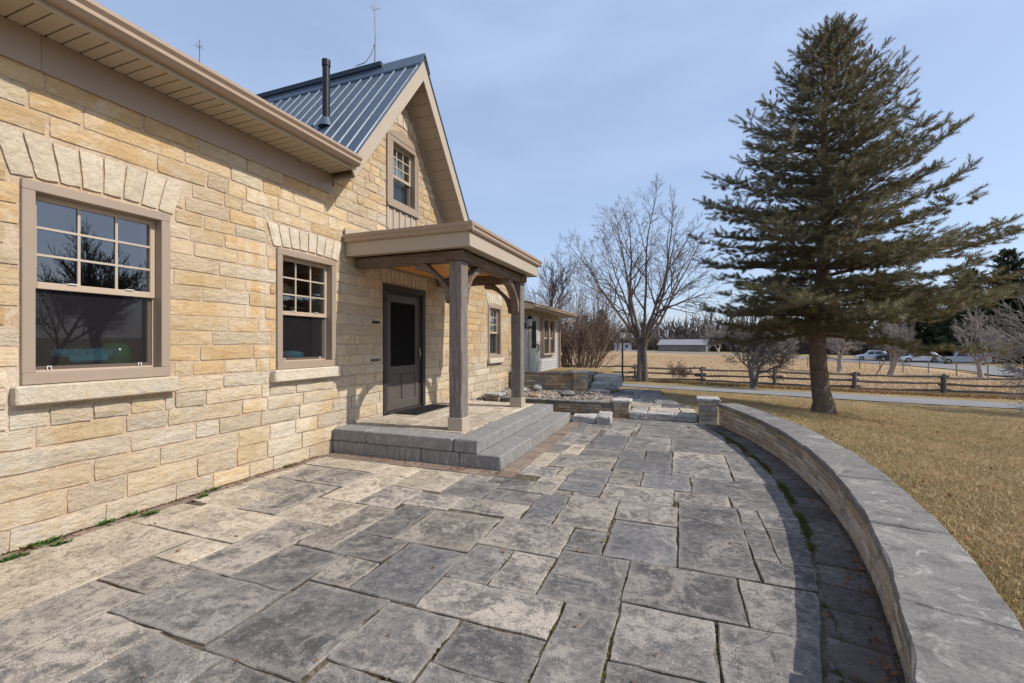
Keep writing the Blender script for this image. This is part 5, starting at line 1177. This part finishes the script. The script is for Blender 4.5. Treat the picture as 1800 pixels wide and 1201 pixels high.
setp(MB().tube([(18.9, 43.5, -1.25), (19.5, 43.3, 0.1)], .05, 6).build('leaning_stake', 'tan_wood'), 'pale leaning wooden stake beside the bushy roadside tree', 'stake')
lx, ly = .95, 29.3; lz = gz(lx, ly)
lamp = thing('lamp_post', 'dark green lamp post with glass lantern beside the driveway', 'lamp post', (lx, ly, lz))
MB().tube([(0, 0, 0), (0, 0, .5), (0, 0, .52), (0, 0, 2.75)], [.085, .085, .06, .055], 10).build('pole', 'black_metal', lamp, True, True)
MB().tube([(0, 0, 2.75), (0, 0, 2.82)], [.06, .12], 8).build('base', 'black_metal', lamp, True); MB().tube([(0, 0, 2.822), (0, 0, 3.22)], [.12, .20], 6).build('glass', 'lamp_glass', lamp, True); MB().tube([(0, 0, 3.222), (0, 0, 3.28), (0, 0, 3.42), (0, 0, 3.5)], [.26, .22, .06, .02], 8).build('roof', 'black_metal', lamp, True)
barn = thing('barn', 'long low grey barn with pale metal roof across the field', 'barn', (4.5, 146, -1.25), rz=-.25)
MB().box(-7, 7, 0, 7, -.2, 2.0).build('wall', 'barn_grey', barn, True)
MB().prism([(-.5, 1.95), (3.5, 3.6), (7.5, 1.95), (7.5, 2.1), (3.5, 3.78), (-.5, 2.1)], lambda a, b, t: (t, a, b), -7.4, 7.4).build('roof', 'barn_roof', barn, True)
for k in range(4): MB().box(-5.6 + k * 3, -4.2 + k * 3, -.04, -.003, 0, 1.5).build('door', 'post_grey', barn, True)
fh = thing('far_house', 'small white house beyond the field behind the lamp post', 'house', (-14.5, 158, -1.2), rz=.1)
MB().box(-3, 3, 0, 5, -.3, 2.6).build('wall', 'house_white', fh, True); MB().prism([(-3.4, 2.55), (0, 4.6), (3.4, 2.55), (3.4, 2.75), (0, 4.8), (-3.4, 2.75)], lambda a, b, t: (a, t, b), -.4, 5.4).build('roof', 'barn_roof', fh, True)
for k in (-1.6, 1.2): MB().box(k - .4, k + .4, -.03, -.003, .9, 2.0).build('window', 'car_glass', fh, True)
def car(label, x, y, rz, paint, suv=False):
    c = thing('parked_car', label, 'car', (x, y, gz(x, y) + .06), 'cars parked along the road', rz)
    L, W, Hh = (4.7, 1.85, 1.75) if suv else (4.3, 1.76, 1.48); b = .95 if suv else .86; l = L / 2
    body = [(-l, .35), (-l + .02, b - .1), (-l + .12, b), (l - 1.15, b), (l - .25, b - .16), (l - .02, b - .34), (l, .35), (l - .2, .24), (-l + .2, .24)]
    m = MB(); m.prism(body, lambda a, q, t: (a, t, q), -W / 2, W / 2); bd = m.build('body', paint, c, True, bevel=.05)
    roof_ = [(-l + .25, b), (-l + .55, Hh - .06), (-l + .9, Hh), (.25, Hh), (.55, Hh - .05), (l - 1.25, b)] if suv else [(-l + .15, b), (-l + .75, Hh - .07), (-l + 1.3, Hh), (.15, Hh), (.45, Hh - .05), (l - 1.2, b)]
    m = MB(); k = len(roof_); vs = [(a, -W / 2 + .06 + (q - b) * .22, q) for a, q in roof_] + [(a, W / 2 - .06 - (q - b) * .22, q) for a, q in roof_]
    m.add(vs, [tuple(range(k))[::-1], tuple(range(k, 2 * k))] + [(i, (i + 1) % k, k + (i + 1) % k, k + i) for i in range(k)]); m.build('cabin', paint, bd, True, bevel=.03)
    for s in (-1, 1):
        yy = lambda q: s * (W / 2 - .052 - (q - b) * .22)
        z0_, z1_ = b + .05, Hh - .12
        for (a0_, a1_, t0_, t1_) in ((-l + .62 if suv else -l + .75, -.32, -l + .8 if suv else -l + 1.2, -.32), (-.24, l - 1.5, -.24, .32)):
            MB().add([(a0_, yy(z0_), z0_), (a1_, yy(z0_), z0_), (t1_, yy(z1_), z1_), (t0_, yy(z1_), z1_)], [(0, 1, 2, 3)]).build('side_window', 'car_glass', c, True)
        for ax in (-l + .82, l - .85):
            wq = MB().tube([(ax, s * (W / 2 - .2), .33), (ax, s * (W / 2 + .012), .33)], .33, 16).build('wheel', 'rubber', c, True, True); MB().tube([(ax, s * (W / 2 + .013), .33), (ax, s * (W / 2 + .02), .33)], .2, 12).build('rim', 'rim_alloy', wq)
        MB().box(l - .10, l + .005, s * .62 - .16, s * .62 + .16, b - .33, b - .2).build('headlight', 'clear_lens', c, True); MB().box(-l - .012, -l + .08, s * .74 - .11, s * .74 + .11, b - .32, b - .06).build('taillight', 'red_lens', c, True)
    MB().add([(l - 1.26, -W / 2 + .16, b + .03), (l - 1.26, W / 2 - .16, b + .03), (.57, W / 2 - .26, Hh - .1), (.57, -W / 2 + .26, Hh - .1)], [(0, 1, 2, 3)]).build('windscreen', 'car_glass', c, True)
    xr_, xt_ = (-l + .27, -l + .52) if suv else (-l + .22, -l + .68)
    MB().add([(xr_, -W / 2 + .16, b + .06), (xr_, W / 2 - .16, b + .06), (xt_, W / 2 - .26, Hh - .13), (xt_, -W / 2 + .26, Hh - .13)], [(0, 1, 2, 3)]).build('rear_window', 'car_glass', c, True)
car('silver SUV parked rightmost beyond the road, tail towards the right', 37.6, 72.5, math.pi - .25, 'car_silver', True); car('small white hatchback parked in the middle of the row beyond the road', 34.9, 76.8, math.pi - .15, 'car_white'); car('white car parked leftmost of the row beyond the road', 31.9, 83.9, math.pi - .2, 'car_white'); car('black SUV parked between the two white cars', 33.6, 80.4, math.pi - .2, 'car_black', True)

# ================================================================== GROUND COVER
def blades(name, P_, hmin, hmax, wid, mat, label, cat, seed, flop=.8, parent=None):
    rs = np.random.RandomState(seed); n = len(P_); a = rs.uniform(0, 6.283, n); h_ = rs.uniform(hmin, hmax, n); fl_ = rs.uniform(0, flop, n) * h_; b = rs.uniform(0, 6.283, n)
    s = np.c_[np.cos(a), np.sin(a), np.zeros(n)] * wid; tip = P_ + np.c_[np.cos(b) * fl_, np.sin(b) * fl_, h_]
    V = np.stack([P_ - s, P_ + s, tip], 1).reshape(-1, 3); o = np_mesh(name, V, np.arange(3 * n).reshape(n, 3), mat); return setp(o, label, cat, kind='stuff')
rs = np.random.RandomState(9); n = 520000
# density falls off with distance from the camera
d = 1.6 + 24 * rs.random(n) ** 2.0; an = rs.uniform(-.35, .98, n)
fx, fy = -math.sin(YAW), math.cos(YAW); gx, gy = math.cos(YAW), math.sin(YAW)
X = CAM_X + d * (np.cos(an) * fx + np.sin(an) * gx) / np.maximum(np.cos(an), .3); Y = d * (np.cos(an) * fy + np.sin(an) * gy) / np.maximum(np.cos(an), .3)
ok = (np.hypot(X - CX, Y - CY) > CR + .30) | (Y > 9.5); ok &= ~((X < 4.85) & (Y < 13.65)) & (Y < 22.3) & (X > 2.2); ok &= ~((X < 4.9) & (Y < 11)); X, Y = X[ok], Y[ok]
Pg = np.c_[X, Y, tz(X, Y) - .005]
blades('lawn_grass', Pg, .02, .06, .006, 'dry_grass', 'short dry straw coloured lawn grass', 'grass', 1, 1.6)
n = 60000; X = rs.uniform(-6, 26, n); yb = np.interp(X, [p[0] for p in FP], [p[1] for p in FP]); Y = yb + rs.normal(0, .35, n) - .2
blades('fence_grass', np.c_[X, Y, tz(X, Y)], .04, .22, .012, 'dry_grass', 'tufts of tall dry grass along the rail fence', 'grass', 2, .8)
n = 120000; X = rs.uniform(-30, 40, n); Y = 30.5 + 70 * rs.random(n) ** 2; ok = X < 27 ; X, Y = X[ok], Y[ok]
blades('field_grass', np.c_[X, Y, tz(X, Y) + .02], .04, .16, .02, 'field_grass', 'cropped orange dry grass of the wide field', 'grass', 3, 1.)
# fallen leaves at the fence
n = 5000; X = rs.uniform(0, 26, n); Y = np.interp(X, [p[0] for p in FP], [p[1] for p in FP]) - np.abs(rs.normal(0, .55, n)) - .1; Z = tz(X, Y) + .03 + .08 * rs.random(n)
c = np.c_[X, Y, Z]; u = rs.normal(size=(n, 3)); u /= np.linalg.norm(u, axis=1, keepdims=True); w = np.cross(u, rs.normal(size=(n, 3))); w /= np.linalg.norm(w, axis=1, keepdims=True); s = .05
V = np.stack([c - u * s, c + w * s * .7, c + u * s, c - w * s * .7], 1).reshape(-1, 3); setp(np_mesh('leaf_litter', V, np.arange(4 * n).reshape(n, 4), 'dead_leaf'), 'brown fallen leaves drifted along the rail fence', 'leaves', kind='stuff')
n = 900; X = rs.uniform(5.6, 14, n); Y = rs.uniform(3, 18, n); ok = (np.hypot(X - CX, Y - CY) > CR + .5); X, Y = X[ok], Y[ok]; n = len(X); c = np.c_[X, Y, tz(X, Y) + .03]; u = rs.normal(size=(n, 3)) * [1, 1, .3]; u /= np.linalg.norm(u, axis=1, keepdims=True); w = np.cross(u, [0, 0, 1.] + rs.normal(0, .3, (n, 3))); w /= np.linalg.norm(w, axis=1, keepdims=True); s = .028
V = np.stack([c - u * s, c + w * s * .7, c + u * s, c - w * s * .7], 1).reshape(-1, 3); setp(np_mesh('lawn_leaves', V, np.arange(4 * n).reshape(n, 4), 'dead_leaf'), 'few brown leaves scattered over the dry lawn', 'leaves', kind='stuff')
# moss and weeds in joints along the dark border, and in slab joints
th = rs.uniform(math.asin(-1.5 / CR), math.asin(3.2 / CR), 200); P_ = []
for a in th:
    k = rs.randint(10, 70); dens_ = nz(a * 30, 1, 0) 
    if dens_ < -.05: continue
    r_ = RB + rs.normal(0, .018, k) + .005; aa = a + rs.normal(0, .004, k); P_.append(np.c_[CX + r_ * np.cos(aa), CY + r_ * np.sin(aa), np.full(k, -.006)])
for (x0, x1, y0, y1, tn) in SLABS:
    if x1 > 3.2 and x1 < 5.3:
        for e in range(2):
            k = rs.randint(15, 60)
            if rs.random() < .5:
                t0_ = rs.random() * .6; P_.append(np.c_[np.full(k, x1) + rs.normal(0, .006, k), y0 + (y1 - y0) * (t0_ + .4 * rs.random(k)), np.full(k, -.012)])
blades('joint_moss', np.concatenate(P_), .008, .026, .006, 'moss', 'green moss and tiny weeds in the patio joints by the seat wall', 'moss', 5, 1.2)
P_ = []
for (x0, x1, y0, y1, tn) in SLABS:
    for e in range(3):
        k = rs.randint(10, 50)
        if rs.random() < .55:
            t0_ = rs.random() * .7; t = t0_ + .3 * rs.random(k)
            if rs.random() < .5: P_.append(np.c_[np.full(k, x1) + rs.normal(0, .005, k), y0 + (y1 - y0) * t, np.full(k, -.013)])
            else: P_.append(np.c_[x0 + (x1 - x0) * t, np.full(k, y0) + rs.normal(0, .005, k), np.full(k, -.013)])
for k_ in range(16):
    pass
for k_ in range(260):
    k = 14; yy = rs.uniform(-1, 4.6); P_.append(np.c_[rs.normal(.022, .008, k), rs.normal(yy, .03, k), np.full(k, -.004)])
blades('joint_debris', np.concatenate(P_), .006, .022, .007, 'moss_brown', 'brown dry moss and debris in the patio joints', 'moss', 6, 1.4)
def weed(y, x, sz, label, seed):
    rr = random.Random(seed); m = MB(); n = int(60 * sz / .1)
    for k in range(n):
        a = rr.uniform(0, 6.28); q = rr.random() ** .5 * sz; bx_, by_ = x + math.cos(a) * q * .3, y + math.sin(a) * q * .8; l = rr.uniform(.025, .055); b = rr.uniform(0, 6.28); up = rr.uniform(.3, 1.); w = .012
        d = Vector((math.cos(b), math.sin(b), up)).normalized() * l; s_ = Vector((-math.sin(b), math.cos(b), 0)) * w; p = Vector((bx_, by_, .0))
        m.add([p, p + d * .5 + s_, p + d, p + d * .5 - s_], [(0, 1, 2, 3)])
    setp(m.build('weed', 'green_leaf', recalc=False), label, 'weed', 'weeds along the wall foot')
for k, (y, x, s_, lab) in enumerate(((1.66, .16, .09, 'dark green weed at wall foot nearest the left edge'), (1.86, .05, .15, 'largest bright green weed at wall foot under the large window'), (1.90, .19, .06, 'small olive weed between brick edging and first slab'), (2.25, .05, .08, 'small weed at wall foot below right end of the large window sill'), (2.42, .05, .07, 'low weed row at wall foot just past the large window'), (2.52, .17, .07, 'flat olive weed lying over the brick edging'), (2.98, .16, .05, 'tiny weed on the brick edging between the windows'), (3.15, .06, .07, 'feathery green weed at wall foot between the windows'), (4.05, .06, .06, 'round green weed at wall foot under the window nearest the porch'))): weed(y, x, s_, lab, 100 + k)

# dry leaves blown against the wall foot, the steps and the seat wall
rs = np.random.RandomState(21); L_ = []
for k in range(170): L_.append((abs(rs.normal(.05, .05)) + .02, rs.uniform(0, 4.7)))
for k in range(60): L_.append((rs.uniform(.3, 2.6), 4.78 - abs(rs.normal(0, .05))))
for k in range(220):
    a = rs.uniform(math.asin(-3.5 / CR), math.asin(3.6 / CR)); r_ = CR - .03 - abs(rs.normal(0, .09)); L_.append((CX + r_ * math.cos(a), CY + r_ * math.sin(a)))
for k in range(90): L_.append((rs.uniform(.4, 5.0), rs.uniform(1.2, 8.4)))
L_ = [p for p in L_ if not (p[0] < 2.53 and p[1] > 4.82)]
n = len(L_); c = np.c_[np.array(L_), np.full(n, .010)]; u = rs.normal(size=(n, 3)) * [1, 1, .25]; u /= np.linalg.norm(u, axis=1, keepdims=True); w = np.cross(u, [0, 0, 1.] + rs.normal(0, .3, (n, 3))); w /= np.linalg.norm(w, axis=1, keepdims=True); s = rs.uniform(.008, .022, (n, 1))
V = np.stack([c - u * s, c + w * s * .6, c + u * s + [0, 0, .006], c - w * s * .6], 1).reshape(-1, 3); setp(np_mesh('patio_leaves', V, np.arange(4 * n).reshape(n, 4), 'dead_leaf'), 'small dry brown leaves blown along the patio edges', 'leaves', kind='stuff')
